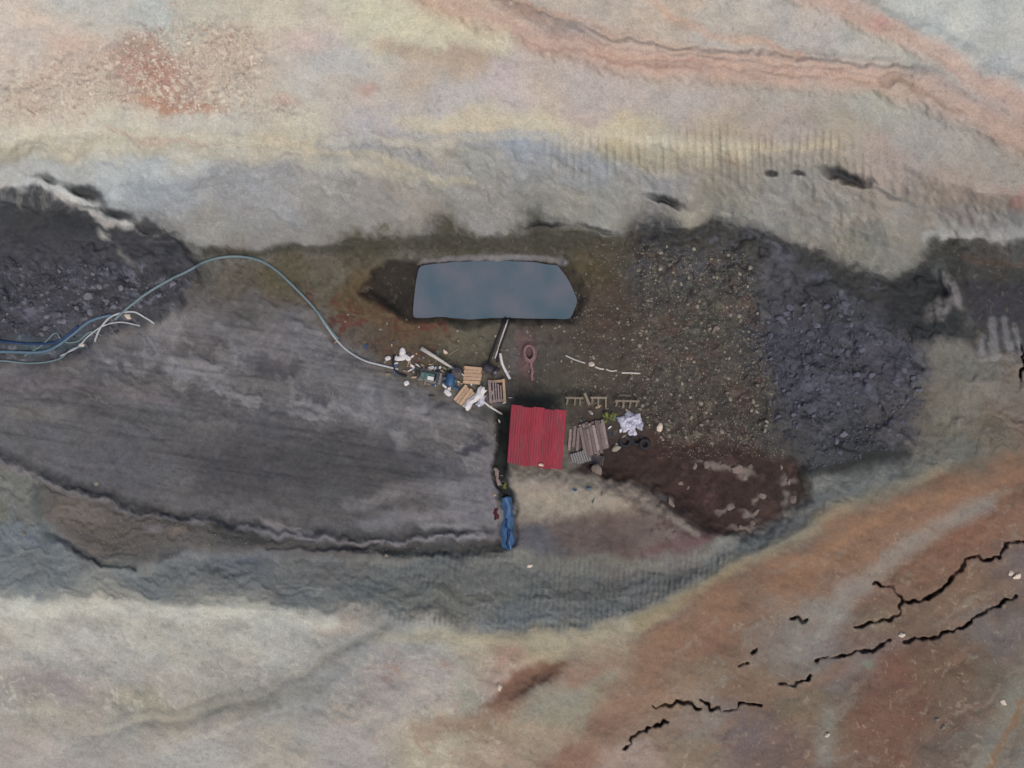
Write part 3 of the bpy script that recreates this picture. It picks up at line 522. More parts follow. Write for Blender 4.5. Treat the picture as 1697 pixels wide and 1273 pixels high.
# hollow of dark red soil, with pale caps
w, a = poly_alpha(HOLLOW, 9, 1.3); mix(w, a * .7, (58, 42, 38))
cnoise(mHOL, (84, 60, 54), 490, 18, 12, .2, .8, .6); cnoise(mHOL, (40, 30, 28), 491, 14, 12, .2, .8, .5)
for (x, y, rx, ry, an) in [(1185, 772, 44, 9, 2), (1225, 782, 18, 13, 0), (1110, 832, 16, 7, 20), (1212, 842, 18, 6, -40), (1250, 850, 14, 6, 35), (1262, 822, 12, 7, -50), (1240, 872, 30, 5, -20), (1310, 795, 18, 5, 35), (1306, 828, 10, 16, 15)]:
    cblob(x, y, rx, ry, (136, 124, 116), .85, an, 1.3, .1)
cpoly([(1275, 790), (1335, 780), (1338, 828), (1310, 845), (1280, 830)], (48, 48, 38), 14, .5)
# spoil heap
w, a = poly_alpha([(848, 772), (900, 776), (985, 792), (1060, 812), (1040, 846), (950, 858), (880, 862), (850, 850)], 12, .9); mix(w, a * .8, (148, 138, 122))
cpoly([(900, 870), (960, 852), (1060, 850), (1090, 880), (1060, 918), (960, 920), (910, 905)], (96, 82, 76), 16, .65)
cline([(1040, 812), (1100, 840), (1150, 880)], 22, (120, 106, 98), 12, .6); cnoise(mSPOIL * sstep(1020, 1080, GX), (82, 62, 58), 492, 14, 10, .15, .8, .8)
cpoly([(852, 880), (900, 880), (900, 925), (856, 915)], (86, 86, 92), 12, .6); cline([(860, 930), (1000, 926), (1090, 944)], 12, (112, 112, 100), 10, .6); cline([(1080, 915), (1150, 898), (1205, 888)], 12, (98, 72, 72), 9, .6)
cline([(834, 690), (833, 760), (834, 825)], 24, (34, 40, 39), 7, .95, 1.0); cline([(812, 770), (815, 850), (818, 890)], 8, (112, 106, 116), 7, .5)  # first stroke: dark ditch soil, with the shed's shadow painted into its colour
cblob(895, 655, 50, 12, (44, 48, 44), .8); cblob(810, 680, 20, 12, (56, 60, 54), .7)  # first blob paints the shed's cast shadow beyond the upper roof edge
cblob(1000, 745, 60, 40, (50, 46, 46), .6); cblob(965, 700, 30, 26, (64, 48, 46), .6)
# sharp edges: red hollow against the tan heap, pale slump blocks
cpoly([(940, 782), (985, 782), (1040, 797), (1075, 815), (1105, 846), (1150, 878), (1205, 893), (1230, 885), (1290, 850), (1330, 820), (1325, 780), (1240, 745), (1120, 738), (1010, 742), (950, 765)], (58, 43, 39), 5, .55, 1.2)
cline([(852, 776), (900, 778), (985, 794), (1040, 808), (1075, 826), (1110, 856), (1150, 888)], 9, (146, 134, 122), 7, .75, .9)
cline([(1050, 945), (1130, 935), (1210, 908), (1290, 865), (1345, 830)], 7, (124, 118, 112), 6, .6, .8)
cnoise(mHOL, (88, 66, 60), 493, 20, 14, .3, .9, .5)
for (x, y, rx, ry, an) in [(1185, 772, 44, 9, 2), (1225, 782, 18, 13, 0), (1110, 832, 16, 7, 20), (1212, 842, 18, 5, -40), (1250, 850, 14, 5, 35), (1262, 822, 12, 6, -50), (1240, 872, 28, 5, -20), (1310, 795, 18, 5, 35), (1306, 828, 7, 16, 15)]:
    cblob(x, y, rx, ry, (128, 116, 108), .7, an, 1.6, .1)
cblob(1552, 513, 30, 15, (116, 112, 110), .95, -42, .7, .4); cblob(1577, 482, 38, 11, (118, 114, 114), .95, 66, .7, .4); cblob(1556, 450, 12, 15, (86, 92, 90), .8, 20, .8, .2)
cpoly([(1548, 562), (1600, 566), (1620, 600), (1600, 680), (1548, 680), (1545, 610)], (112, 109, 99), 12, .6)
lowband = LW * sstep(905, 935, GY + .15 * np.abs(GX - 900) * (GX > 900))
COL += (lin((124, 126, 120)) - COL) * (LW * .38)[..., None]
cline([(-80, 1004), (0, 1006), (200, 1014), (420, 1024), (540, 1030)], 26, (198, 196, 182), 12, .65, .8)
cpoly([(-80, 1020), (420, 1035), (540, 1045), (470, 1105), (300, 1140), (-80, 1110)], (182, 178, 166), 30, .5)
cpoly([(-80, 1200), (250, 1190), (420, 1200), (560, 1180), (640, 1130), (760, 1080), (800, 1120), (700, 1200), (560, 1330), (-80, 1330)], (174, 168, 158), 40, .4)
cline([(-80, 282), (40, 282), (140, 288), (240, 282), (330, 272)], 24, (186, 190, 188), 18, .65)
cline([(-80, 262), (100, 262), (250, 250), (420, 256), (560, 278), (680, 300)], 12, (192, 186, 166), 12, .55, 1.2)
cline([(540, 240), (700, 240), (860, 232), (960, 244)], 8, (188, 184, 168), 9, .5, 1.2)
cline([(1640, 600), (1600, 720), (1500, 790), (1380, 842), (1250, 910), (1100, 975), (950, 1012)], 26, (124, 122, 112), 24, .35)
cpoly(RAMP, (80, 80, 88), 20, .22)
cblob(420, 560, 150, 46, (122, 118, 120), .45, 18, 1.5); cblob(660, 690, 110, 36, (120, 117, 120), .4, 25, 1.5)
cpoly([(1000, 400), (1080, 390), (1250, 420), (1270, 700), (1080, 720), (960, 600), (980, 470)], (72, 66, 60), 40, .25)
cline([(700, 437), (760, 431), (850, 427), (905, 430), (935, 438)], 7, (124, 120, 122), 4, .85, .5)
cblob(873, 590, 24, 46, (104, 78, 78), .75, 0, 1.2, .2)
cblob(905, 800, 56, 24, (156, 142, 130), .6, 6)
# everything: multi-scale tone variation of the soil itself
tq = .55 + .45 * INPIT
tone = 1 + tq * .14 * fbm(GX / 24, GY / 18, 501, 5, .62) + tq * .08 * fbm(GX / 5, GY / 5, 502, 2) + tq * .07 * fbm(GX / 9, GY / 8, 505, 2)
pits = sstep(.55, .95, fbm(GX / 8, GY / 7, 506, 3, .6)) * (.3 + LAND * .7) * vnoise(GX / 60, GY / 50, 507)
tone = np.clip(tone, .45, 1.6) * (1 - .25 * pits)
COL *= tone[..., None]
hue = fbm(GX / 50, GY / 34, 503, 3)[..., None] * np.array([.035, 0, -.035])
COL *= 1 + hue
COL += (lin((66, 38, 28)) - COL) * (CRK * .8)[..., None]
lum = COL @ np.array([.3, .55, .15])
COL = lum[..., None] + (COL - lum[..., None]) * .88
COL *= np.array([.985, 1.02, 1.03])
COL = np.clip(COL * KALB, .004, .85)

# ------------------------------------------------------------------ from plan units to metres
def world_xy(px, py, z):
    f = S * (1 - z / D)
    return (px - IW / 2) * f, -(py - IH / 2) * f
VX = (GX - IW / 2) * S * (1 - Z / D); VY = -(GY - IH / 2) * S * (1 - Z / D)
NYg, NXg = GX.shape

def ground_z(px, py):
    i_ = min(max(np.searchsorted(XS, px) - 1, 0), NXg - 2); j_ = min(max(np.searchsorted(YS, py) - 1, 0), NYg - 2)
    a_ = (px - XS[i_]) / (XS[i_ + 1] - XS[i_]); b_ = (py - YS[j_]) / (YS[j_ + 1] - YS[j_])
    return float((Z[j_, i_] * (1 - a_) + Z[j_, i_ + 1] * a_) * (1 - b_) + (Z[j_ + 1, i_] * (1 - a_) + Z[j_ + 1, i_ + 1] * a_) * b_)
def at(px, py, dz=0.0):
    z = ground_z(px, py) + dz
    x, y = world_xy(px, py, z)
    return Vector((x, y, z))

# ------------------------------------------------------------------ materials
def new_mat(name):
    m = bpy.data.materials.new(name); m.use_nodes = True
    return m, m.node_tree, m.node_tree.nodes['Principled BSDF']
def ground_mat(name, rough, bump):
    m, t, b = new_mat(name)
    at_ = t.nodes.new('ShaderNodeAttribute'); at_.attribute_name = 'Col'
    tc = t.nodes.new('ShaderNodeTexCoord')
    n1 = t.nodes.new('ShaderNodeTexNoise'); n1.inputs['Scale'].default_value = 7.0; n1.inputs['Detail'].default_value = 5; n1.inputs['Roughness'].default_value = .65
    t.links.new(tc.outputs['Object'], n1.inputs['Vector'])
    mr = t.nodes.new('ShaderNodeMapRange'); mr.inputs['From Min'].default_value = .25; mr.inputs['From Max'].default_value = .75; mr.inputs['To Min'].default_value = .78; mr.inputs['To Max'].default_value = 1.22
    t.links.new(n1.outputs['Fac'], mr.inputs['Value'])
    vm = t.nodes.new('ShaderNodeVectorMath'); vm.operation = 'SCALE'
    t.links.new(at_.outputs['Color'], vm.inputs[0]); t.links.new(mr.outputs['Result'], vm.inputs['Scale'])
    t.links.new(vm.outputs['Vector'], b.inputs['Base Color'])
    b.inputs['Roughness'].default_value = rough
    b.inputs['Specular IOR Level'].default_value = .25
    bp = t.nodes.new('ShaderNodeBump'); bp.inputs['Strength'].default_value = bump; bp.inputs['Distance'].default_value = .06
    t.links.new(n1.outputs['Fac'], bp.inputs['Height']); t.links.new(bp.outputs['Normal'], b.inputs['Normal'])
    return m
M_SOIL = ground_mat('dry soil', .95, .5)
M_WALL = ground_mat('clay wall', .92, .5)
M_MUD = ground_mat('wet mud', .75, .3)
M_COALG = ground_mat('coal waste', .8, .7)

# ------------------------------------------------------------------ split the height field into named grounds
FX = (GX[:-1, :-1] + GX[1:, 1:]) / 2; FY = (GY[:-1, :-1] + GY[1:, 1:]) / 2
def fm(a): return (a[:-1, :-1] + a[1:, 1:] + a[:-1, 1:] + a[1:, :-1]) / 4
reg = np.zeros(FX.shape, int)                     # 0 wall
fl_, cr_ = fm(sF), fm(sC)
reg[fl_ > 0] = 1                                  # floor
reg[(cr_ < 0) & (FY < 600)] = 2; reg[(cr_ < 0) & (FY >= 600)] = 3
reg[(fm(mRUB) > .5) & (fl_ > -6)] = 6
reg[(fm(mHOL) > .5) & (fl_ > -6)] = 7
reg[fm(mSPOIL) > .5] = 8
reg[fm(mRAMP) > .5] = 4
reg[(fm(mCOAL) > .5)] = 5
names = {0: ('pit_wall', M_WALL), 1: ('pit_floor', M_SOIL), 2: ('upper_terrain', M_SOIL), 3: ('lower_terrain', M_SOIL), 4: ('mud_ramp', M_MUD), 5: ('coal_bank', M_COALG),
         6: ('rubble_bank', M_COALG), 7: ('red_soil_hollow', M_SOIL), 8: ('spoil_heap', M_SOIL)}
idx = np.arange(NYg * NXg).reshape(NYg, NXg)
q = np.stack([idx[:-1, :-1], idx[1:, :-1], idx[1:, 1:], idx[:-1, 1:]], -1)
ALLV = np.stack([VX, VY, Z], -1).reshape(-1, 3); ALLC = COL.reshape(-1, 3)
for r_, (nm, mt) in names.items():
    f = q[reg == r_]
    if not len(f): continue
    used, inv = np.unique(f, return_inverse=True)
    me = bpy.data.meshes.new(nm)
    me.vertices.add(len(used)); me.vertices.foreach_set('co', ALLV[used].astype(np.float32).ravel())
    n = len(f)
    me.loops.add(4 * n); me.loops.foreach_set('vertex_index', inv.reshape(-1).astype(np.int32))
    me.polygons.add(n); me.polygons.foreach_set('loop_start', np.arange(0, 4 * n, 4, dtype=np.int32))
    me.update(calc_edges=True)
    ca_ = me.color_attributes.new('Col', 'FLOAT_COLOR', 'POINT')
    c4 = np.ones((len(used), 4), np.float32); c4[:, :3] = ALLC[used]
    ca_.data.foreach_set('color', c4.ravel())
    me.materials.append(mt)
    o = bpy.data.objects.new(nm, me); col.objects.link(o); tag(o, kind='structure')

# ------------------------------------------------------------------ water of the sump
def water_mat():
    m, t, b = new_mat('sump water')
    tc = t.nodes.new('ShaderNodeTexCoord')
    n1 = t.nodes.new('ShaderNodeTexNoise'); n1.inputs['Scale'].default_value = .28; n1.inputs['Detail'].default_value = 7
    t.links.new(tc.outputs['Object'], n1.inputs['Vector'])
    cr = t.nodes.new('ShaderNodeValToRGB')
    cr.color_ramp.elements[0].position = .3; cr.color_ramp.elements[0].color = (.052, .098, .128, 1)
    cr.color_ramp.elements[1].position = .72; cr.color_ramp.elements[1].color = (.125, .130, .160, 1)
    t.links.new(n1.outputs['Fac'], cr.inputs['Fac']); t.links.new(cr.outputs['Color'], b.inputs['Base Color'])
    b.inputs['Roughness'].default_value = .12; b.inputs['IOR'].default_value = 1.33
    n2 = t.nodes.new('ShaderNodeTexNoise'); n2.inputs['Scale'].default_value = 5; n2.inputs['Detail'].default_value = 2
    t.links.new(tc.outputs['Object'], n2.inputs['Vector'])
    bp = t.nodes.new('ShaderNodeBump'); bp.inputs['Strength'].default_value = .12; bp.inputs['Distance'].default_value = .03
    t.links.new(n2.outputs['Fac'], bp.inputs['Height']); t.links.new(bp.outputs['Normal'], b.inputs['Normal'])
    return m
zw = ground_z(830, 480) + .55
pts = []
for (a, b) in zip(POND, POND[1:] + POND[:1]):
    nseg = max(4, int(math.hypot(b[0] - a[0], b[1] - a[1]) / 4))
    for k in range(nseg):
        t_ = k / nseg; x_, y_ = a[0] + (b[0] - a[0]) * t_, a[1] + (b[1] - a[1]) * t_
        amp = 1.0 if x_ < 696 else 2.0
        pts.append((x_ + amp * float(fbm(np.array([x_ / 26]), np.array([y_ / 26]), 611, 3)[0]), y_ + amp * float(fbm(np.array([x_ / 26]), np.array([y_ / 26]), 612, 3)[0])))
for _ in range(3): pts = [((pts[k - 1][0] + 2 * pts[k][0] + pts[(k + 1) % len(pts)][0]) / 4, (pts[k - 1][1] + 2 * pts[k][1] + pts[(k + 1) % len(pts)][1]) / 4) for k in range(len(pts))]
me = bpy.data.meshes.new('water')
me.from_pydata([(*world_xy(x, y, zw), zw) for x, y in pts], [], [list(range(len(pts)))[::-1]])
me.update(); me.materials.append(water_mat())
wo = bpy.data.objects.new('water', me); col.objects.link(wo); tag(wo, kind='structure')

# ------------------------------------------------------------------ object materials
def mat(name, c, rough=.7, var=.18, scale=6.0, metal=0.0, spots=None, per_object=0.0, bump=.2, stretch=(1, 1, 1)):
    """c in sRGB 0-255; noise mottling, optional second colour in patches, optional tone per object"""
    m, t, b = new_mat(name)
    base = [float(x) * .9 for x in lin(c)]
    tc = t.nodes.new('ShaderNodeTexCoord'); mp = t.nodes.new('ShaderNodeMapping'); mp.inputs['Scale'].default_value = stretch
    t.links.new(tc.outputs['Object'], mp.inputs['Vector'])
    n1 = t.nodes.new('ShaderNodeTexNoise'); n1.inputs['Scale'].default_value = scale; n1.inputs['Detail'].default_value = 5; n1.inputs['Roughness'].default_value = .65
    t.links.new(mp.outputs['Vector'], n1.inputs['Vector'])
    mr = t.nodes.new('ShaderNodeMapRange'); mr.inputs['From Min'].default_value = .25; mr.inputs['From Max'].default_value = .75
    mr.inputs['To Min'].default_value = 1 - var; mr.inputs['To Max'].default_value = 1 + var
    t.links.new(n1.outputs['Fac'], mr.inputs['Value'])
    colsock = None
    if spots:
        n2 = t.nodes.new('ShaderNodeTexNoise'); n2.inputs['Scale'].default_value = scale * .35; n2.inputs['Detail'].default_value = 6
        t.links.new(mp.outputs['Vector'], n2.inputs['Vector'])
        m2 = t.nodes.new('ShaderNodeMapRange'); m2.inputs['From Min'].default_value = .48; m2.inputs['From Max'].default_value = .68
        t.links.new(n2.outputs['Fac'], m2.inputs['Value'])
        mx = t.nodes.new('ShaderNodeMix'); mx.data_type = 'RGBA'
        mx.inputs[6].default_value = (*base, 1); mx.inputs[7].default_value = (*[float(x) * .9 for x in lin(spots)], 1)
        t.links.new(m2.outputs['Result'], mx.inputs[0]); colsock = mx.outputs[2]
    vm = t.nodes.new('ShaderNodeVectorMath'); vm.operation = 'SCALE'
    if colsock: t.links.new(colsock, vm.inputs[0])
    else: vm.inputs[0].default_value = base
    if per_object:
        oi = t.nodes.new('ShaderNodeObjectInfo'); m3 = t.nodes.new('ShaderNodeMapRange')
        m3.inputs['To Min'].default_value = 1 - per_object; m3.inputs['To Max'].default_value = 1 + per_object
        t.links.new(oi.outputs['Random'], m3.inputs['Value'])
        mm = t.nodes.new('ShaderNodeMath'); mm.operation = 'MULTIPLY'
        t.links.new(mr.outputs['Result'], mm.inputs[0]); t.links.new(m3.outputs['Result'], mm.inputs[1])
        t.links.new(mm.outputs[0], vm.inputs['Scale'])
    else:
        t.links.new(mr.outputs['Result'], vm.inputs['Scale'])
    t.links.new(vm.outputs['Vector'], b.inputs['Base Color'])
    b.inputs['Roughness'].default_value = rough; b.inputs['Metallic'].default_value = metal; b.inputs['Specular IOR Level'].default_value = .3
    if bump:
        bp = t.nodes.new('ShaderNodeBump'); bp.inputs['Strength'].default_value = bump; bp.inputs['Distance'].default_value = .03
        t.links.new(n1.outputs['Fac'], bp.inputs['Height']); t.links.new(bp.outputs['Normal'], b.inputs['Normal'])
    return m
MT = dict(
    red=mat('red roof paint', (138, 36, 54), .6, .26, 2.5, spots=(112, 50, 60), per_object=.12, stretch=(3, .5, 1)),
    darkred=mat('dark red side sheet', (74, 26, 34), .7, .2, 4),
    timber=mat('weathered timber', (128, 118, 104), .9, .3, 9, stretch=(1, 4, 4), per_object=.12),
    tan=mat('raw tan boards', (176, 150, 126), .85, .28, 6, per_object=.10),
    pinkboard=mat('pinkish grey boards', (130, 116, 116), .85, .32, 6, per_object=.4),
    white=mat('white sheet', (208, 206, 208), .6, .10, 4),
    sack=mat('white woven sack', (206, 204, 206), .8, .14, 8, per_object=.08),
    tarpwhite=mat('white plastic with dark tears', (200, 200, 216), .6, .12, 5, spots=(150, 150, 168)),
    pale=mat('pale plastic pipe', (186, 184, 178), .5, .12, 8),
    bluehose=mat('blue hose', (84, 108, 126), .5, .2, 5),
    tealhose=mat('teal hose', (104, 124, 130), .5, .2, 4),
    whitehose=mat('whitish hose', (168, 172, 176), .5, .12, 5),
    black=mat('black rubber', (36, 36, 42), .7, .25, 8),
    dark=mat('dark greasy steel', (64, 62, 70), .6, .35, 6, metal=0, spots=(84, 78, 76)),
    steel=mat('grey steel', (116, 116, 118), .5, .25, 6, metal=.3),
    teal=mat('teal machine paint', (72, 108, 106), .5, .25, 5, spots=(98, 100, 98)),
    blue=mat('blue drum paint', (44, 82, 122), .45, .2, 5, spots=(70, 80, 98)),
    bluetarp=mat('blue tarpaulin', (70, 104, 144), .5, .16, 3, spots=(50, 82, 122)),
    navytarp=mat('dark blue tarpaulin', (32, 58, 98), .5, .2, 3),
    pinkhose=mat('faded pink hose', (128, 100, 102), .6, .2, 6),
    leaf=mat('weed leaf', (104, 112, 58), .7, .3, 12, per_object=0),
    stem=mat('weed stem', (110, 104, 70), .8, .2, 8),
    palestone=mat('pale stone', (206, 194, 178), .9, .18, 5, per_object=.14),
    graystone=mat('grey brown stone', (128, 124, 112), .9, .2, 5, per_object=.28),
    coalstone=mat('coal lump', (68, 70, 78), .75, .3, 5, per_object=.35),
    dustlump=mat('dusty coal waste lump', (106, 106, 114), .85, .25, 5, per_object=.2),
    rubstone=mat('dark blue grey rubble', (84, 86, 98), .85, .28, 4, per_object=.3),
    redcap=mat('pale clay block', (118, 106, 99), .9, .2, 4, per_object=.15),
)

# ------------------------------------------------------------------ mesh builder
class MB:
    def __init__(s): s.v = []; s.f = []
    def box(s, c, size, rz=0.0, tilt=(0, 0), taper=1.0):
        M = Matrix.Translation(c) @ Matrix.Rotation(rz, 4, 'Z') @ Matrix.Rotation(tilt[0], 4, 'X') @ Matrix.Rotation(tilt[1], 4, 'Y')
        b = len(s.v); hx, hy, hz = size[0] / 2, size[1] / 2, size[2] / 2
        for z, k in ((-hz, 1), (hz, taper)):
            for x, y in ((-hx, -hy), (hx, -hy), (hx, hy), (-hx, hy)):
                s.v.append(tuple(M @ Vector((x * k, y * k, z))))
        s.f += [(b + 3, b + 2, b + 1, b), (b + 4, b + 5, b + 6, b + 7)] + [(b + k, b + (k + 1) % 4, b + 4 + (k + 1) % 4, b + 4 + k) for k in range(4)]
        return s
    def beam(s, a, b_, w, h):
        a = Vector(a); b_ = Vector(b_); d = b_ - a; L = d.length; d.normalize()
        up = Vector((0, 0, 1)) if abs(d.z) < .95 else Vector((0, 1, 0))
        sx = d.cross(up).normalized(); uy = sx.cross(d)
        k = len(s.v)
        for p in (a, b_):
            for (i_, j_) in ((-1, -1), (1, -1), (1, 1), (-1, 1)): s.v.append(tuple(p + sx * i_ * w / 2 + uy * j_ * h / 2))
        s.f += [(k, k + 1, k + 2, k + 3), (k + 7, k + 6, k + 5, k + 4)] + [(k + (i_ + 1) % 4, k + i_, k + 4 + i_, k + 4 + (i_ + 1) % 4) for i_ in range(4)]
        return s
    def tube(s, pts, r, n=8, closed=False, cap=True):
        pts = [Vector(p) for p in pts]; m = len(pts); k = len(s.v)
        rr = r if isinstance(r, (list, tuple)) else [r] * m
        for i_, p in enumerate(pts):
            a = pts[(i_ - 1) % m] if closed or i_ > 0 else p; b_ = pts[(i_ + 1) % m] if closed or i_ < m - 1 else p
            d = (b_ - a).normalized(); up = Vector((0, 0, 1)) if abs(d.z) < .9 else Vector((1, 0, 0))
            sx = d.cross(up).normalized(); uy = sx.cross(d)
            for q_ in range(n):
                t_ = 2 * math.pi * q_ / n; s.v.append(tuple(p + (sx * math.cos(t_) + uy * math.sin(t_)) * rr[i_]))
        for i_ in range(m if closed else m - 1):
            a = k + i_ * n; b_ = k + ((i_ + 1) % m) * n
            for q_ in range(n): s.f.append((a + q_, a + (q_ + 1) % n, b_ + (q_ + 1) % n, b_ + q_))
        if cap and not closed:
            s.f.append(tuple(range(k, k + n))[::-1]); s.f.append(tuple(range(k + (m - 1) * n, k + m * n)))
        return s
    def cyl(s, a, b_, r, n=16): return s.tube([a, b_], r, n)
    def build(s, name, material, parent=None, smooth=False):
        me = bpy.data.meshes.new(name); me.from_pydata(s.v, [], s.f); me.update()
        me.materials.append(MT[material] if isinstance(material, str) else material)
        if smooth: me.polygons.foreach_set('use_smooth', [True] * len(me.polygons))
        o = bpy.data.objects.new(name, me); col.objects.link(o)
        if parent: o.parent = parent
        return o
def thing(name, loc, rz, label, cat, group=None):
    o = bpy.data.objects.new(name, None); o.empty_display_size = .3; col.objects.link(o)
    o.location = loc; o.rotation_euler = (0, 0, rz); return tag(o, label, cat, group)
def smooth_path(pts, n=8):
    P_ = [Vector(p) for p in pts]; o = []
    for i_ in range(len(P_) - 1):
        p0 = P_[max(i_ - 1, 0)]; p1 = P_[i_]; p2 = P_[i_ + 1]; p3 = P_[min(i_ + 2, len(P_) - 1)]
        for k in range(n):
            t_ = k / n
            o.append(.5 * ((2 * p1) + (p2 - p0) * t_ + (2 * p0 - 5 * p1 + 4 * p2 - p3) * t_ ** 2 + (3 * p1 - p0 - 3 * p2 + p3) * t_ ** 3))
    o.append(P_[-1]); return o
def on_ground(pp, r, n=8, lift=.7):
    """a path given in plan units, laid on the ground"""
    o = []
    for p in smooth_path([(x, y, 0) for x, y in pp], n):
        zz = max(ground_z(p.x + dx, p.y + dy) for dx, dy in ((0, 0), (2, 0), (-2, 0), (0, 2), (0, -2)))
        z = zz + r * lift; x, y = world_xy(p.x, p.y, z); o.append(Vector((x, y, z)))
    for _ in range(2):
        o = [o[0]] + [Vector((o[k].x, o[k].y, max(o[k].z, (o[k - 1].z + o[k + 1].z) / 2))) for k in range(1, len(o) - 1)] + [o[-1]]
    return o
def hose(name, pp, r, m, label, cat='hose', group=None, n=8):
    path = on_ground(pp, r, n); base = path[0].copy()
    o = MB().tube([p - base for p in path], r, 8).build(name, m, None, True); o.location = base
    return tag(o, label, cat, group)

# ------------------------------------------------------------------ hoses and pipes
hose('hose', [(-60, 590), (0, 583), (60, 584), (90, 576), (120, 555), (150, 532), (185, 522)], .12, 'bluehose', 'thick blue hose curving along the foot of the black coal bank')
hose('hose', [(-60, 566), (0, 566), (50, 570), (95, 566), (130, 540)], .09, 'navytarp', 'thin dark blue hose lying beside the thick blue hose')
hose('hose', [(158, 566), (164, 548), (180, 528), (200, 519), (222, 517), (240, 526), (256, 536)], .08, 'whitehose', 'short whitish hose arched at the edge of the coal bank')
hose('hose', [(190, 530), (215, 508), (250, 482), (285, 462), (310, 450), (345, 432), (385, 425), (425, 430), (455, 446), (490, 478), (522, 512), (545, 543), (560, 562)], .11, 'tealhose', 'long teal hose looping from the coal bank over the brown floor')
hose('hose', [(520, 508), (541, 540), (560, 566), (580, 584), (605, 598), (635, 606), (660, 612)], .085, 'whitehose', 'white hose running down to the machinery from the teal hose')
hose('hose', [(838, 526), (828, 552), (818, 578), (810, 600)], .11, 'black', 'black suction hose from the pond to the dark pump, left of the pale pipe')
hose('hose', [(846, 528), (838, 550), (828, 578), (824, 600)], .10, 'black', 'black suction hose from the pond to the dark pump, right of the pale pipe')
hose('pipe', [(842, 530), (833, 555), (825, 580), (820, 594)], .075, 'pale', 'pale pipe laid between the two black suction hoses', 'pipe')
hose('pipe', [(829, 586), (832, 602), (838, 615), (845, 628)], .12, 'white', 'short bent white pipe beside the dark pump', 'pipe')
hose('hose', [(654, 588), (651, 600), (654, 612), (663, 620), (674, 624)], .10, 'black', 'black hose end curled round the white sacks')
for i_, pp in enumerate([[(937, 589), (952, 596), (970, 602)], [(986, 608), (994, 611), (1001, 612)], [(1004, 612), (1013, 615), (1022, 614)], [(1030, 618), (1045, 618), (1061, 619)]]):
    hose('pipe', pp, .06 + .012 * (i_ % 2), 'pale', ['pale pipe length at the pink coil end of the broken pipe line', 'short pale pipe offcut next to a white stone in the broken pipe line',
         'pale pipe offcut between the shortest piece and the straight end piece', 'straight pale pipe at the stony end of the broken pipe line'][i_], 'pipe', 'broken line of pale pipes', 4)
hose('hose', [(-60, 604), (0, 598), (50, 602), (95, 596), (120, 578), (140, 574)], .07, 'tealhose', 'thin teal hose below the thick blue hose at the mud edge')
hose('hose', [(40, 590), (70, 572), (92, 552), (104, 566), (128, 566), (150, 550), (168, 556)], .06, 'tealhose', 'tangled thin teal hose crossing the thick blue hose')
hose('hose', [(100, 590), (128, 576), (148, 556), (172, 540), (200, 534), (232, 540)], .06, 'whitehose', 'thin whitish hose running between the blue hose and arched hose')
# tapered pale pole
a, b_ = at(698, 577, .45), at(772, 624, .25)
o = MB().tube([Vector((0, 0, 0)), (b_ - a) * .3, (b_ - a) * .65, b_ - a], [.19, .15, .11, .07], 10).build('pole', 'pale', None, True); o.location = a
tag(o, 'white tapered pole resting on the tan board stack', 'pole')
# stick
a, b_ = at(744, 588, .06), at(762, 577, .08)
o = MB().tube([Vector((0, 0, 0)), (b_ - a) * .5 + Vector((0, .03, .02)), b_ - a], [.04, .05, .03], 6).build('stick', 'timber'); o.location = a
tag(o, 'thin pale stick on brown soil beside the white pole', 'stick')
# pink coil
t = thing('hose_coil', at(877, 585), math.radians(6), 'faded pink hose coil on the brown floor right of the suction hoses', 'hose coil')
for k in range(3):
    MB().tube([((.52 - .06 * k) * math.cos(q_ * math.pi / 12), (.74 - .07 * k) * math.sin(q_ * math.pi / 12), .08 + .13 * k + .03 * math.sin(q_)) for q_ in range(24)], .11, 8, True).build('loop', 'pinkhose', t, True)
MB().tube(smooth_path([(.1, -.72, .1), (.05, -1.1, .06), (.12, -1.5, .06), (.0, -1.9, .07), (.05, -2.3, .06)], 5), .13, 8).build('tail', 'pinkhose', t, True)

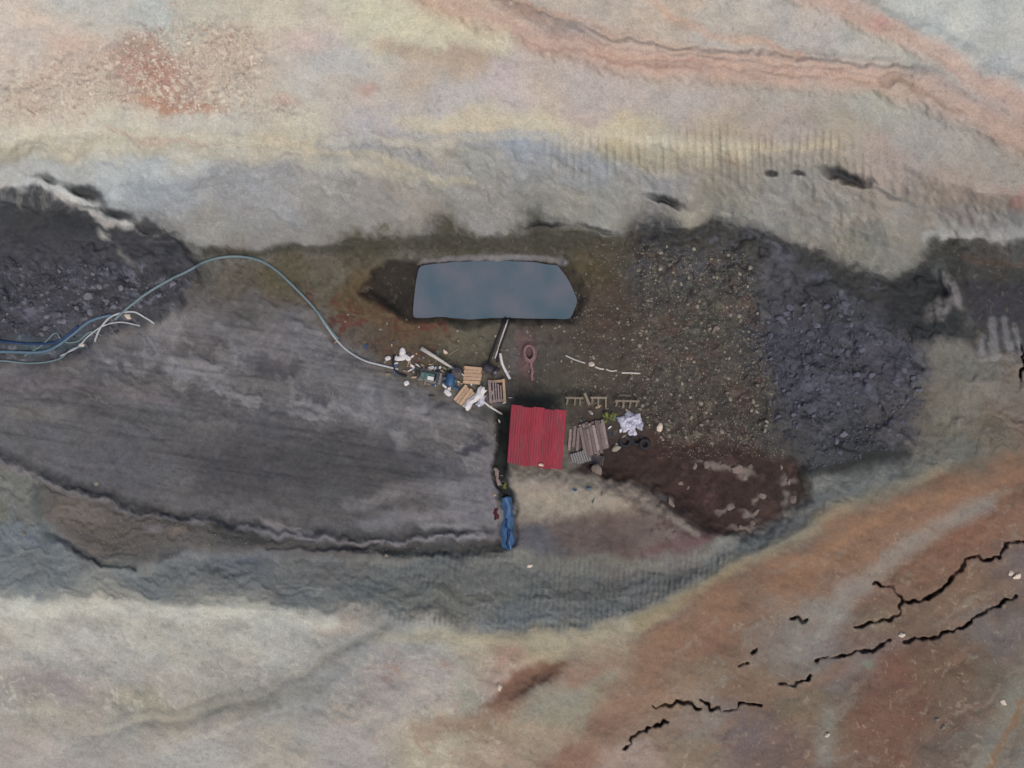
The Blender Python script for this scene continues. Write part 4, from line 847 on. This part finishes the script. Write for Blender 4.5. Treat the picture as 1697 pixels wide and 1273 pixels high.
# ------------------------------------------------------------------ red-roofed shed
RC = [(848, 671), (938, 681), (930, 779), (841, 767)]            # roof corners seen from above
HB = max(ground_z(x, y) for x, y in RC); LB = min(ground_z(x, y) for x, y in RC)
zr = [LB + 2.75, LB + 2.75, LB + 2.3, LB + 2.3]
RW = [Vector((*world_xy(x, y, z), z)) for (x, y), z in zip(RC, zr)]
base = at(890, 725); base.z = LB
shed = thing('shed', base, 0, 'open shed with ribbed red metal roof beside the tan spoil heap', 'shed')
RL = [p - base for p in RW]
NS = 5
def rp(u_, v_): return (RL[0] * (1 - u_) + RL[1] * u_) * (1 - v_) + (RL[3] * (1 - u_) + RL[2] * u_) * v_
for k in range(NS):
    mb = MB(); n = 18; m = 7; u0, u1 = k / NS - .004, (k + 1) / NS + .010
    dv = random.uniform(-.014, .014); lift = .012 * (k % 2)
    for side in (0, 1):
        for j_ in range(m + 1):
            for i_ in range(n + 1):
                uu = u0 + (u1 - u0) * i_ / n; vv = dv + j_ / m * (1 + random.uniform(0, .004))
                p = rp(uu, vv)
                zz = .028 * abs(math.sin((uu * 22) * math.pi)) + lift + .025 * math.sin(j_ * 1.7 + k * 2.1) - .015 * side
                mb.v.append((p.x, p.y, p.z + zz))
    W_ = n + 1; off = (m + 1) * W_
    for j_ in range(m):
        for i_ in range(n):
            a = j_ * W_ + i_
            mb.f.append((a, a + W_, a + W_ + 1, a + 1)); mb.f.append((off + a + 1, off + a + W_ + 1, off + a + W_, off + a))
    rim = [i_ for i_ in range(W_)] + [j_ * W_ + n for j_ in range(1, m + 1)] + [m * W_ + i_ for i_ in range(n - 1, -1, -1)] + [j_ * W_ for j_ in range(m - 1, 0, -1)]
    for q_ in range(len(rim)):
        a, b_ = rim[q_], rim[(q_ + 1) % len(rim)]; mb.f.append((a, b_, off + b_, off + a))
    mb.build('roof_sheet', 'red', shed)
for (uu, vv) in [(.05, .05), (.95, .05), (.95, .95), (.05, .95), (.05, .5), (.95, .5)]:
    p = rp(uu, vv); MB().beam((p.x, p.y, -.35), (p.x, p.y, p.z - .12), .14, .14).build('post', 'timber', shed)
for vv in (.05, .5, .95):
    a, b_ = rp(.01, vv), rp(.99, vv); dz = Vector((0, 0, -.09)); MB().beam(a + dz, b_ + dz, .1, .12).build('beam', 'timber', shed)
p, q2 = rp(.02, .05), rp(.02, .97)
MB().box(((p.x + q2.x) / 2 - .12, (p.y + q2.y) / 2, 1.05), (.05, (p - q2).length, 2.2), math.atan2(q2.y - p.y, q2.x - p.x) + math.pi / 2, (0, .06)).build('side_sheet', 'darkred', shed)
# pale stone weight on the roof edge
ROOFSTONE = rp(.62, .955) + base
# ------------------------------------------------------------------ blue tarpaulin over the chute
base = at(842, 866)
def cloth(name, m, w, l, h, seed, nx=14, ny=30, ridge=True, sag=.15):
    mb = MB()
    for side in (0, 1):
        for j_ in range(ny + 1):
            for i_ in range(nx + 1):
                uu = i_ / nx * 2 - 1; vv = j_ / ny
                wob = math.sin(vv * 9 + seed) * .06 + math.sin(vv * 23 + seed * 2) * .03
                x = uu * w / 2 * (1 + .10 * math.sin(vv * 7 + seed)) + wob; y = (vv - .5) * l + .06 * math.sin(uu * 5 + seed)
                z = h * (1 - abs(uu) ** 1.4) + sag * .35 * math.sin(vv * 14 + uu * 6 + seed) * (1 - abs(uu) * .4) + .035 * math.sin(uu * 16 + vv * 5) + .02 - .02 * side
                mb.v.append((x, y, max(z, .03 - .02 * side)))
    W_ = nx + 1; off = (ny + 1) * W_
    for j_ in range(ny):
        for i_ in range(nx):
            a = j_ * W_ + i_; mb.f.append((a, a + 1, a + W_ + 1, a + W_)); mb.f.append((off + a, off + a + W_, off + a + W_ + 1, off + a + 1))
    rim = list(range(W_)) + [j_ * W_ + nx for j_ in range(1, ny + 1)] + [ny * W_ + i_ for i_ in range(nx - 1, -1, -1)] + [j_ * W_ for j_ in range(ny - 1, 0, -1)]
    for q_ in range(len(rim)):
        a, b_ = rim[q_], rim[(q_ + 1) % len(rim)]; mb.f.append((b_, a, off + a, off + b_))
    return mb
tb = thing('tarpaulin', base, math.radians(3), 'blue tarpaulin draped lengthwise over the ditch below the red shed', 'tarpaulin')
cloth('sheet', 'bluetarp', 1.5, 4.4, .75, 1.0).build('sheet', 'bluetarp', tb, True)
o = cloth('fold', 'navytarp', .42, 2.5, .5, 3.0, 8, 18).build('fold', 'navytarp', tb, True); o.location = (-.05, -.85, .42); tag(o, 'dark blue folded strip')
# ------------------------------------------------------------------ shaft head: tan stacks, white sheet, collar, pump, engine, drum
def boards(name, px, py, rz, n, L, w, m, label, cat, rows=2, gap=.03, jit=.05, group=None, th=.11):
    t = thing(name, at(px, py), rz, label, cat, group)
    for r__ in range(rows):
        for k in range(n):
            y = (k - (n - 1) / 2) * (w + gap)
            MB().box((random.uniform(-jit, jit), y + random.uniform(-.01, .01), .02 + th / 2 + r__ * (th + .012)), (L * random.uniform(.92, 1.04), w, th), random.uniform(-.025, .025)).build('board', m, t)
    return t
boards('board_stack', 783, 622, math.radians(-4), 5, 1.45, .26, 'tan', 'square stack of tan boards at the end of the white pole', 'board stack', 3)
boards('board_stack', 772, 658, math.radians(52), 5, 1.55, .25, 'tan', 'slanted stack of tan boards partly under the white sheet', 'board stack', 3)
ws = thing('tarpaulin', at(787, 660, .34), math.radians(-44), 'white plastic sheet folded over the slanted tan boards', 'tarpaulin')
cloth('sheet', 'white', .62, 2.3, .28, 2.2, 10, 22).build('sheet', 'white', ws, True)
ws2 = thing('tarpaulin', at(797, 664), math.radians(-18), 'small crumpled bluish white sheet beside the folded white sheet', 'tarpaulin')
cloth('sheet', 'tarpwhite', .6, 1.0, .3, 4.4, 8, 12).build('sheet', 'tarpwhite', ws2, True)
hose('pipe', [(802, 666), (812, 674), (822, 680), (832, 686)], .085, 'white', 'white curved pipe end below the timber shaft frame', 'pipe', None, 4)
sf = thing('shaft_frame', at(824, 648), math.radians(4), 'square timber frame round a dark mine shaft beside tan boards', 'shaft frame')
for (a, b_) in [((-.65, .8, .12), (.65, .8, .12)), ((-.65, -.8, .12), (.65, -.8, .12)), ((.58, -.95, .31), (.58, .95, .31)), ((-.58, -.95, .31), (-.58, .95, .31))]:
    MB().beam(a, b_, .22, .2).build('beam', 'tan' if b_[0] > .6 and b_[1] > 0 or a[0] > .5 else 'pinkboard', sf)
for k in range(4): MB().beam((-.3 + .2 * k, -.85, .50), (-.28 + .2 * k, .8 - .12 * k, .50), .11, .06).build('plank', 'pinkboard', sf)
MB().box((0, 0, .03), (1.1, 1.5, .05)).build('shaft_shade', 'black', sf)  # flat black slab standing in for the shade inside the shaft
pm = thing('pump', at(813, 613), math.radians(-30), 'dark greasy pump at the lower end of the black suction hoses', 'pump')
MB().box((0, 0, .16), (1.5, .8, .16)).build('skid', 'dark', pm)
mo = MB().cyl((-.55, 0, .55), (.25, 0, .55), .33, 14).build('motor', 'dark', pm, True)
for k in range(6): MB().cyl((-.5 + .12 * k, 0, .55), (-.46 + .12 * k, 0, .55), .37, 14).build('cooling_fin', 'dark', mo)
ho = MB().cyl((.3, 0, .5), (.62, 0, .5), .4, 16).build('pump_housing', 'dark', pm, True)
MB().cyl((.46, 0, .5), (.46, 0, 1.1), .14, 10).build('outlet', 'steel', ho, True)
en = thing('engine', at(712, 624), math.radians(-12), 'teal painted engine on a skid beside the blue drum', 'engine')
MB().box((0, 0, .12), (2.0, .95, .14)).build('skid', 'steel', en)
eb = MB().box((-.1, 0, .55), (1.25, .62, .7), 0, (0, 0), .9).build('engine_block', 'teal', en)
for k in range(3): MB().box((-.5 + .4 * k, .02, .96), (.26, .4, .12)).build('cylinder_head', 'teal', eb)
MB().box((.72, 0, .6), (.16, .72, .8)).build('radiator', 'dark', en)
MB().cyl((-.95, 0, .55), (-.82, 0, .55), .42, 18).build('flywheel', 'dark', en, True)
MB().cyl((-.35, -.42, .55), (-.35, -.42, 1.35), .06, 8).build('exhaust_pipe', 'steel', eb, True)
MB().box((.2, -.12, 1.03), (.5, .3, .14)).build('fuel_tank', 'white', en)
def drum(px, py, rz, m, label, lying=True):
    t = thing('drum', at(px, py), rz, label, 'drum'); r = .42; L = 1.05
    ax = (lambda u_, rad: ((u_ - .5) * L, 0, r)) if lying else (lambda u_, rad: (0, 0, u_ * L))
    MB().tube([ax(0, 0), ax(.02, 0), ax(.98, 0), ax(1, 0)], [r * .95, r, r, r * .95], 18).build('shell', m, t, True); sh_ = t.children[0] if t.children else t
    for u_ in (.035, .34, .66, .96): MB().tube([ax(u_ - .02, 0), ax(u_ + .02, 0)], [r * 1.03, r * 1.03], 18).build('hoop', m, t)
    c = ax(1.012, 0); MB().cyl((c[0] + (0 if lying else .22), 0, c[2] + (.2 if lying else 0)), (c[0] + (.03 if lying else .22), 0, c[2] + (.2 if lying else .03)), .05, 8).build('bung', 'steel', t)
drum(747, 630, math.radians(80), 'blue', 'blue steel drum lying between the teal engine and tan boards')
drum(758, 618, math.radians(-20), 'dark', 'dark drum standing above the blue drum by the white pole', False)
# sacks
def sack(px, py, rz, w, l, m, label, group=None, h=.26):
    mb = MB(); nu, nv = 14, 8
    for j_ in range(nv + 1):
        ph_ = math.pi * (j_ / nv - .5)
        for i_ in range(nu):
            th_ = 2 * math.pi * i_ / nu
            cx, sx = math.cos(th_), math.sin(th_); k = math.cos(ph_) ** .5
            sq = (abs(cx) ** 4 + abs(sx) ** 4) ** -.25
            mb.v.append((cx * sq * k * l / 2 * (1 + .06 * math.sin(3 * th_ + px)), sx * sq * k * w / 2 * (1 + .08 * math.sin(2 * th_ + py)), h / 2 + math.sin(ph_) * h / 2 * (1 + .15 * math.sin(4 * th_ + px))))
    for j_ in range(nv):
        for i_ in range(nu):
            a = j_ * nu + i_; b_ = j_ * nu + (i_ + 1) % nu; mb.f.append((a, b_, b_ + nu, a + nu))
    mb.f.append(tuple(range(nu))[::-1]); mb.f.append(tuple(range(nv * nu, nv * nu + nu)))
    o = mb.build('sack', m, None, True); o.location = at(px, py, -.02); o.rotation_euler = (0, 0, rz)
    return tag(o, label, 'sack', group)
G = 'white sacks inside the curled black hose'
sack(667, 584, 1.4, .45, .75, 'sack', 'upright white sack at the top inside the curled black hose', G)
sack(664, 594, .2, .42, .8, 'sack', 'lying white sack on the left inside the curled black hose', G)
sack(675, 593, -.6, .42, .7, 'sack', 'lying white sack on the right inside the curled black hose', G)
sack(643, 594, .5, .35, .5, 'sack', 'small dusty white sack outside the curled black hose')
sack(674, 635, .3, .4, .45, 'sack', 'small white sack on grey mud below the curled black hose')
sack(742, 651, -.7, .42, .7, 'sack', 'white sack at the corner of the slanted tan boards')
sack(714, 610, .2, .3, .6, 'sack', 'narrow white sack lying against the teal engine')
# timber racks: a rail on leaning struts
def rack(px, py, rail, struts, label, extra=()):
    t = thing('timber_rack', at(px, py), 0, label, 'timber rack'); k = S
    MB().beam((rail[0] * k, 0, .95), (rail[1] * k, -rail[2] * k, .95), .16, .1).build('rail', 'timber', t)
    for (x, dx, ln) in struts: MB().beam((x * k, -.02, .9), ((x + dx) * k, -ln * k, -.05), .13, .1).build('strut', 'timber', t)
    for (x0, y0, x1, y1) in extra: MB().beam((x0 * k, -y0 * k, 1.02), (x1 * k, -y1 * k, .6), .2, .1).build('brace', 'timber', t)
    for x in (rail[0] + 2, rail[1] - 2): MB().beam((x * k, .05, -.2), (x * k, .05, .9), .1, .1).build('post', 'timber', t)
rack(952, 659, (-16, 13, 1), [(-12, -1, 12), (0, 0, 13), (8, 1, 13)], 'grey timber rack with leaning struts beside the red roof', [(15, -8, 24, 12)])
rack(992, 659, (-15, 12, 0), [(-12, 1, 10), (-2, 1, 17), (10, 2, 19)], 'grey timber rack with long struts between the shed rack and white heap')
rack(1037, 664, (-20, 20, 1), [(-16, 0, 9), (-6, 1, 12), (6, 0, 12), (16, 1, 10)], 'grey timber rack standing above the white plastic heap')
a, b_ = at(1026, 655, .08), at(1046, 656, .08)
o = MB().beam((0, 0, 0), b_ - a, .14, .1).build('plank', 'timber'); o.location = a; tag(o, 'single grey plank on the soil above the white heap rack', 'plank')
# white torn plastic heap
hp = thing('plastic_heap', at(1045, 701), 0, 'round heap of white torn plastic with dark gaps', 'plastic heap')
for k, (x, y, rr, hh) in enumerate([(-.55, .15, .5, .4), (-.05, .45, .5, .5), (.5, .3, .48, .42), (.05, -.15, .5, .6), (-.4, -.35, .4, .35), (.15, -.75, .36, .3), (.75, -.25, .35, .3)]):
    mb = MB(); nu, nv = 12, 6
    for j_ in range(nv + 1):
        for i_ in range(nu):
            th_ = 2 * math.pi * i_ / nu; ph_ = j_ / nv * math.pi / 2
            w_ = 1 + .22 * math.sin(3 * th_ + k * 1.9) + .14 * math.sin(5 * th_ + j_ + k)
            mb.v.append((x + math.cos(th_) * math.cos(ph_) * rr * w_, y + math.sin(th_) * math.cos(ph_) * rr * w_, -.05 + math.sin(ph_) * hh * (1 + .2 * math.sin(2 * th_ + k))))
    for j_ in range(nv):
        for i_ in range(nu): a = j_ * nu + i_; b_ = j_ * nu + (i_ + 1) % nu; mb.f.append((a, b_, b_ + nu, a + nu))
    mb.f.append(tuple(range(nu))[::-1]); mb.build('bundle', 'tarpwhite', hp)
def tyre(px, py, label, r=.42):
    o = MB().tube([(r * math.cos(k * math.pi / 10), r * math.sin(k * math.pi / 10), .15) for k in range(20)], .17, 10, True).build('tyre', 'black', None, True)
    o.location = at(px, py); tag(o, label, 'tyre', 'old tyres below the white heap')
tyre(1036, 731, 'old black tyre lying nearest the pale board stack'); tyre(1055, 728, 'old black tyre lying directly under the white plastic heap'); tyre(1068, 736, 'old black tyre farthest from the pale board stack', .36)
boards('board_stack', 984, 726, math.radians(100), 8, 2.3, .24, 'pinkboard', 'stack of pinkish grey boards between the red shed and white heap', 'board stack', 3, .03, .34)
boards('board_stack', 951, 727, math.radians(85), 3, 1.9, .22, 'pinkboard', 'three narrow pinkish boards against the red shed', 'board stack', 1, .12, .2)
def sheetm(px, py, rz, w, l, label, m='steel'):
    mb = MB(); n = 24
    for side in (0, 1):
        for j_ in (0, 1):
            for i_ in range(n + 1): mb.v.append(((i_ / n - .5) * w, (j_ - .5) * l, .12 + .035 * math.cos(i_ * math.pi / 1.5) - .012 * side + .1 * j_))
    W_ = n + 1
    for i_ in range(n):
        mb.f.append((i_, i_ + 1, i_ + 1 + W_, i_ + W_)); o_ = 2 * W_; mb.f.append((o_ + i_, o_ + i_ + W_, o_ + i_ + 1 + W_, o_ + i_ + 1))
    o = mb.build('metal_sheet', m); o.location = at(px, py, .05); o.rotation_euler = (0, 0, rz); tag(o, label, 'metal sheet')
sheetm(962, 758, .3, 1.6, 1.0, 'grey ribbed metal sheet beside the lower right corner of the red roof')
sheetm(988, 762, -.2, 1.3, .8, 'dark ribbed metal sheet at the top of the tan spoil heap', 'dark')
# weed
wd = thing('weed', at(1008, 690), 0, 'yellow green weed growing between the boards and the white heap', 'plant')
rr = random.Random(5)
for k in range(9):
    a_ = rr.uniform(0, 6.28); L = rr.uniform(.35, .8); tip = Vector((math.cos(a_) * L * .7, math.sin(a_) * L, rr.uniform(.3, .75)))
    st = MB().tube([(0, 0, -.03), tip * .5 + Vector((0, 0, .12)), tip], [.02, .015, .008], 5).build('stem', 'stem', wd)
    for q_ in range(9):
        u_ = rr.uniform(.3, 1.05); p = tip * u_ + Vector((rr.uniform(-.08, .08), rr.uniform(-.08, .08), .06)); d_ = rr.uniform(0, 6.28); s_ = rr.uniform(.10, .17)
        e1 = Vector((math.cos(d_), math.sin(d_), rr.uniform(-.4, .4))) * s_; e2 = Vector((-math.sin(d_), math.cos(d_), rr.uniform(-.3, .3))) * s_ * .45
        mb = MB(); mb.v = [tuple(p - e1), tuple(p + e2), tuple(p + e1), tuple(p - e2), tuple(p + Vector((0, 0, .025)))]; mb.f = [(0, 3, 4), (3, 2, 4), (2, 1, 4), (1, 0, 4), (0, 1, 2, 3)]
        mb.build('leaf', 'leaf', st)
# small scraps round the shaft head
R7 = random.Random(77)
SC = [('timber', 'grey wood scrap'), ('white', 'white plastic scrap'), ('teal', 'teal painted metal scrap'), ('blue', 'blue plastic scrap'), ('dark', 'dark iron scrap'), ('tan', 'tan wood scrap'), ('pinkboard', 'pinkish board scrap')]
for k in range(175):
    if k < 135: px, py = R7.gauss(718, 42), 0; py = 590 + (px - 640) * .36 + R7.gauss(0, 15)
    elif k < 157: px, py = R7.gauss(985, 40), R7.gauss(712, 24)
    else: px, py = R7.gauss(832, 8), R7.uniform(640, 830)
    if px > 836 and px < 945 and py > 660: px = R7.uniform(948, 1010)
    m_, nm_ = R7.choice(SC); L = R7.uniform(.18, .75); w_ = R7.uniform(.07, .26)
    where = 'around the engine and tan boards' if k < 135 else ('around the board stack and white heap' if k < 157 else 'along the ditch by the red shed')
    mb = MB(); n_ = 5; hh = R7.uniform(.02, .10)
    for side in (0, 1):
        for i_ in range(n_):
            a_ = 2 * math.pi * i_ / n_; q_ = R7.uniform(.7, 1.1) if side == 0 else 1
            if side == 0: mb.v.append((math.cos(a_) * L / 2 * q_, math.sin(a_) * w_ / 2 * q_, hh + R7.uniform(0, .06)))
            else: mb.v.append((mb.v[i_][0] * 1.02, mb.v[i_][1] * 1.02, -.04))
    mb.f = [tuple(range(n_)), tuple(range(2 * n_ - 1, n_ - 1, -1))] + [(n_ + i_, n_ + (i_ + 1) % n_, (i_ + 1) % n_, i_) for i_ in range(n_)]
    o = mb.build('scrap', m_); o.location = at(px, py, .03); o.rotation_euler = (R7.uniform(-.15, .15), R7.uniform(-.15, .15), R7.uniform(0, 3.14))
    tag(o, nm_ + ' lying ' + where, 'scrap', nm_ + 's ' + where)
# rags in the ditch
for (px, py, rz, w, l, m, lb) in [(824, 790, .2, .35, 1.5, 'pinkboard', 'purplish grey rag strip along the mud edge of the ditch'), (838, 800, -.25, .3, 1.0, 'leaf', 'dull green rag lying in the ditch above the blue tarpaulin'), (822, 852, .1, .35, .9, 'darkred', 'dark red rag beside the blue tarpaulin')]:
    t = thing('rag', at(px, py), rz, lb, 'rag'); cloth('cloth', m, w, l, .14, px, 6, 10, sag=.1).build('cloth', m, t, True)

# ------------------------------------------------------------------ stones
def rock_mesh(seed, m, sub=2):
    import bmesh
    bm = bmesh.new(); bmesh.ops.create_icosphere(bm, subdivisions=sub, radius=1.0); r = random.Random(seed)
    cuts = [(Vector((r.gauss(0, 1), r.gauss(0, 1), r.gauss(0, 1))).normalized(), r.uniform(.45, .8)) for _ in range(7)]
    sc = Vector((r.uniform(.85, 1.2), r.uniform(.6, .95), r.uniform(.45, .75)))
    for v_ in bm.verts:
        c = v_.co.copy()
        for nrm, d in cuts:
            e = c.dot(nrm) - d
            if e > 0: c -= nrm * e * .9
        v_.co = Vector((c.x * sc.x, c.y * sc.y, c.z * sc.z)) * (1 + r.uniform(-.05, .05))
    me = bpy.data.meshes.new('stone'); bm.to_mesh(me); bm.free(); me.materials.append(MT[m]); return me
ROCKS = {}
def rock(name, px, py, size, m, label, cat, group=None, big=False):
    key = (m, big)
    if key not in ROCKS: ROCKS[key] = [rock_mesh(hash_(m) + k, m, 3 if big else 2) for k in range(6)]
    o = bpy.data.objects.new(name, random.choice(ROCKS[key])); col.objects.link(o)
    r = size * S / 2; o.scale = (r, r, r); o.rotation_euler = (random.uniform(-.3, .3), random.uniform(-.3, .3), random.uniform(0, 6.28)); o.location = at(px, py, r * .18)
    return tag(o, label, cat, group)
def hash_(s_): return sum(ord(ch) * (k + 3) for k, ch in enumerate(s_))
def in_poly(px, py, poly): return bool(inside(np.array([px]), np.array([py]), poly)[0])
def scatter(n, poly, rng):
    xs = [p[0] for p in poly]; ys = [p[1] for p in poly]; o = []
    while len(o) < n:
        x, y = rng.uniform(max(min(xs), 2), min(max(xs), 1695)), rng.uniform(min(ys), max(ys))
        if in_poly(x, y, poly): o.append((x, y))
    return o
# single stones one can point at
for (px, py, sz, m, lb) in [(294, 147, 15, 'palestone', 'largest white stone on the reddish stony patch of the upper ground'), (276, 145, 10, 'palestone', 'round white stone touching the largest one on the reddish patch'),
        (311, 71, 11, 'palestone', 'white stone alone near the top of the reddish stony patch'), (298, 176, 10, 'palestone', 'white stone on the orange strip under the reddish stony patch'),
        (292, 89, 9, 'palestone', 'white stone just below the lone one of the reddish patch'), (416, 94, 9, 'palestone', 'white stone on the beige side of the reddish stony patch'), (287, 7, 8, 'palestone', 'small white stone on the pale ground above the reddish patch'),
        (1093, 708, 15, 'palestone', 'white stone alone beside the white plastic heap'), (1248, 666, 11, 'graystone', 'pale stone at the edge of stony floor and dark rubble'), (1022, 742, 17, 'graystone', 'rounded grey boulder below the weed and white heap'),
        (988, 781, 22, 'redcap', 'flat pale block on the ridge of the tan spoil heap'), (1398, 720, 14, 'dustlump', 'pale block in the dark hollow of the rubble bank'), (980, 604, 10, 'palestone', 'white stone in the gap of the broken pipe line'), (983, 592, 8, 'graystone', 'grey stone just above the broken pipe line'),
        (738, 583, 9, 'palestone', 'white stone beside the thin stick and white pole'), (978, 683, 9, 'graystone', 'pale stone under the timber rack struts'), (1663, 1165, 12, 'palestone', 'white stone on brown ground near the far gully'), (1370, 1218, 10, 'palestone', 'white stone on the grey streak below the cracks'),
        (1494, 1052, 11, 'palestone', 'white stone in the gap between two long cracks'), (1553, 1192, 9, 'graystone', 'upper of two small pale stones on the brown slope'), (1563, 1206, 9, 'graystone', 'lower of two small pale stones on the brown slope'), (828, 1139, 12, 'palestone', 'white stone on the rim of the brown gash'),
        (640, 921, 11, 'graystone', 'pale stone under the dark lower edge of the mud ramp'), (1185, 545, 14, 'redcap', 'pinkish stone on the red patch of the stony floor'), (40, 885, 8, 'graystone', 'pale stone on the blue grey bank at the lower left'), (160, 802, 9, 'graystone', 'pale stone on the mud at the lower rut'),
        (148, 490, 20, 'dustlump', 'largest pale lump on the coal bank'), (150, 518, 14, 'dustlump', 'pale lump just below the largest one on the coal bank'), (212, 525, 12, 'palestone', 'white stone under the short arched hose'), (135, 572, 10, 'palestone', 'white stone beside the thick blue hose'), (878, 938, 9, 'palestone', 'white stone on the grey wall below the blue tarpaulin'),
        (1685, 955, 14, 'palestone', 'white angular stone by the end of the longest crack'), (1675, 950, 9, 'palestone', 'small white stone next to the angular one by the crack')]:
    rock('stone', px, py, sz, m, lb, 'stone', None, True)
for (px, py, sz) in [(1150, 772, 14), (1172, 770, 18), (1200, 770, 14), (1222, 778, 24), (1232, 790, 14), (1244, 774, 12), (1110, 832, 22), (1262, 822, 16), (1212, 842, 18), (1252, 852, 18), (1308, 798, 16), (1316, 826, 18), (1130, 800, 11), (1140, 808, 9), (1228, 872, 15), (1246, 868, 12), (1295, 775, 11), (1120, 884, 10)]:
    rock('clay_block', px + random.uniform(-2, 2), py + random.uniform(-2, 2), sz * .8, 'redcap', 'pale clay block lying in the dark red soil hollow', 'clay block', 'pale clay blocks in the red hollow', True)
o = rock('stone', 897, 772, 8, 'palestone', 'small white stone lying on the lower edge of the red roof', 'stone', None, True); o.location = ROOFSTONE + Vector((0, 0, .16))
def near(x, y, marks):
    return min(marks, key=lambda m_: (m_[0] - x) ** 2 + (m_[1] - y) ** 2)[2]
def size_word(v_, lo, hi): return 'tiny' if v_ <= lo else ('large' if v_ >= hi else 'middling')
R_ = random.Random(11)
for (x, y) in scatter(110, [(185, 80), (300, 25), (430, 60), (440, 140), (380, 185), (200, 185), (60, 190), (20, 150)], R_):
    z_ = R_.choice([3.5, 4, 4.5, 5, 6]); wh = near(x, y, [(250, 110, 'in the reddest part'), (400, 100, 'on the beige side'), (80, 160, 'on the pinkish outer fringe'), (290, 175, 'along the orange lower strip')])
    rock('pebble', x, y, z_, 'palestone', size_word(z_, 4, 6) + ' pale pebble ' + wh + ' of the stony patch', 'pebble', 'pale pebbles ' + wh + ' of the stony patch')
for (x, y) in scatter(190, GRAV, R_):
    z_ = R_.choice([4, 5, 5, 6, 7, 8, 9]); wh = near(x, y, [(1150, 420, 'under the pale wall'), (1240, 600, 'against the dark rubble bank'), (1080, 560, 'next to the brown floor'), (1080, 700, 'near the white plastic heap'), (1200, 720, 'above the red soil hollow'), (1150, 560, 'in the middle')])
    rock('stone', x, y, z_, 'graystone', size_word(z_, 5, 8) + ' grey stone ' + wh + ' of the speckled stony floor' if 'middle' in wh else size_word(z_, 5, 8) + ' grey stone on the speckled stony floor ' + wh, 'stone', 'stones of the speckled floor ' + wh)
for (x, y) in scatter(90, [(940, 530), (1060, 500), (1080, 650), (1000, 690), (900, 640), (700, 560), (560, 540), (560, 520), (800, 540)], R_):
    z_ = R_.choice([3.5, 4, 5, 6]); wh = near(x, y, [(1000, 600, 'around the broken pipe line'), (877, 590, 'around the pink hose coil'), (820, 545, 'under the pond by the suction hoses'), (680, 550, 'on the orange soil above the white sacks'), (980, 660, 'around the timber racks'), (1040, 520, 'between the pond and speckled floor')])
    rock('pebble', x, y, z_, 'graystone', size_word(z_, 4, 6) + ' grey pebble on brown soil ' + wh, 'pebble', 'brown floor pebbles ' + wh)
for (x, y) in scatter(130, [(1260, 500), (1400, 500), (1500, 560), (1530, 640), (1490, 720), (1380, 760), (1290, 700)], R_):
    z_ = R_.choice([6, 7, 8, 10, 12, 15]); wh = near(x, y, [(1400, 500, 'under the pale hanging wall'), (1270, 600, 'beside the speckled stony floor'), (1400, 730, 'round the dark hollow with a pale block'), (1510, 640, 'at the foot of the grey side wall'), (1390, 610, 'in the middle')])
    rock('rubble_block', x, y, z_, 'rubstone', size_word(z_, 7, 12) + ' blue grey block of the rubble bank ' + wh, 'rubble block', 'rubble blocks ' + wh)
for (x, y) in scatter(110, [(0, 440), (130, 430), (240, 450), (290, 470), (260, 520), (170, 560), (90, 560), (0, 560)], R_):
    lt = R_.random() < .45; z_ = R_.choice([5, 6, 7, 9, 11]); wh = near(x, y, [(40, 550, 'just above the blue hoses'), (210, 520, 'by the short arched hose'), (270, 470, 'near the start of the teal hose'), (100, 450, 'below the smooth black slope'), (148, 490, 'round the largest pale lump')])
    rock('coal_lump', x, y, z_, 'dustlump' if lt else 'coalstone', size_word(z_, 5, 9) + (' dusty grey' if lt else ' black') + ' lump on the coal bank ' + wh, 'coal lump', ('dusty' if lt else 'black') + ' coal bank lumps ' + wh)
def gravel(name, n, polys, smin, smax, m, seed):
    r = random.Random(seed); pts = []
    for poly, share in polys: pts += scatter(int(n * share), poly, r)
    base = rock_mesh(seed, m, 1); bv = np.array([v_.co[:] for v_ in base.vertices]); bf = np.array([p.vertices[:] for p in base.polygons])
    V = []; F = []
    for k, (x, y) in enumerate(pts):
        s_ = r.uniform(smin, smax) * S / 2; a_ = r.uniform(0, 6.28); c, s2 = math.cos(a_), math.sin(a_); p = at(x, y, s_ * .2)
        vv = bv * s_ * np.array([r.uniform(.7, 1.3), r.uniform(.7, 1.3), 1.0]); V.append(np.stack([vv[:, 0] * c - vv[:, 1] * s2 + p.x, vv[:, 0] * s2 + vv[:, 1] * c + p.y, vv[:, 2] + p.z], 1)); F.append(bf + k * len(bv))
    me = bpy.data.meshes.new(name); me.from_pydata(np.concatenate(V).tolist(), [], np.concatenate(F).tolist()); me.update(); me.materials.append(MT[m])
    o = bpy.data.objects.new(name, me); col.objects.link(o); return o
LOWP = [(560, 1090), (860, 1070), (860, 1160), (800, 1260), (560, 1260)]
tag(gravel('gravel', 1100, [([(185, 80), (300, 25), (450, 60), (450, 140), (500, 185), (200, 188), (20, 190), (20, 140)], 1.0)], 2, 4, 'palestone', 31), 'fine pale gravel over the reddish stony patch', 'gravel', None, 'stuff')
tag(gravel('gravel', 3400, [(GRAV, .6), ([(940, 520), (980, 400), (1080, 400), (1080, 680), (950, 640)], .18), ([(1100, 720), (1290, 700), (1300, 760), (1090, 760)], .1), (BANK, .08)], 2, 4.5, 'graystone', 32), 'fine grey gravel over the speckled pit floor', 'gravel', None, 'stuff')
tag(gravel('gravel', 1500, [([(1250, 480), (1400, 490), (1510, 560), (1540, 660), (1490, 740), (1350, 780), (1280, 700)], .6), ([(0, 430), (240, 440), (300, 470), (180, 560), (0, 570)], .4)], 2.5, 6, 'rubstone', 33), 'fine dark rubble over the coal bank and rubble bank', 'gravel', None, 'stuff')
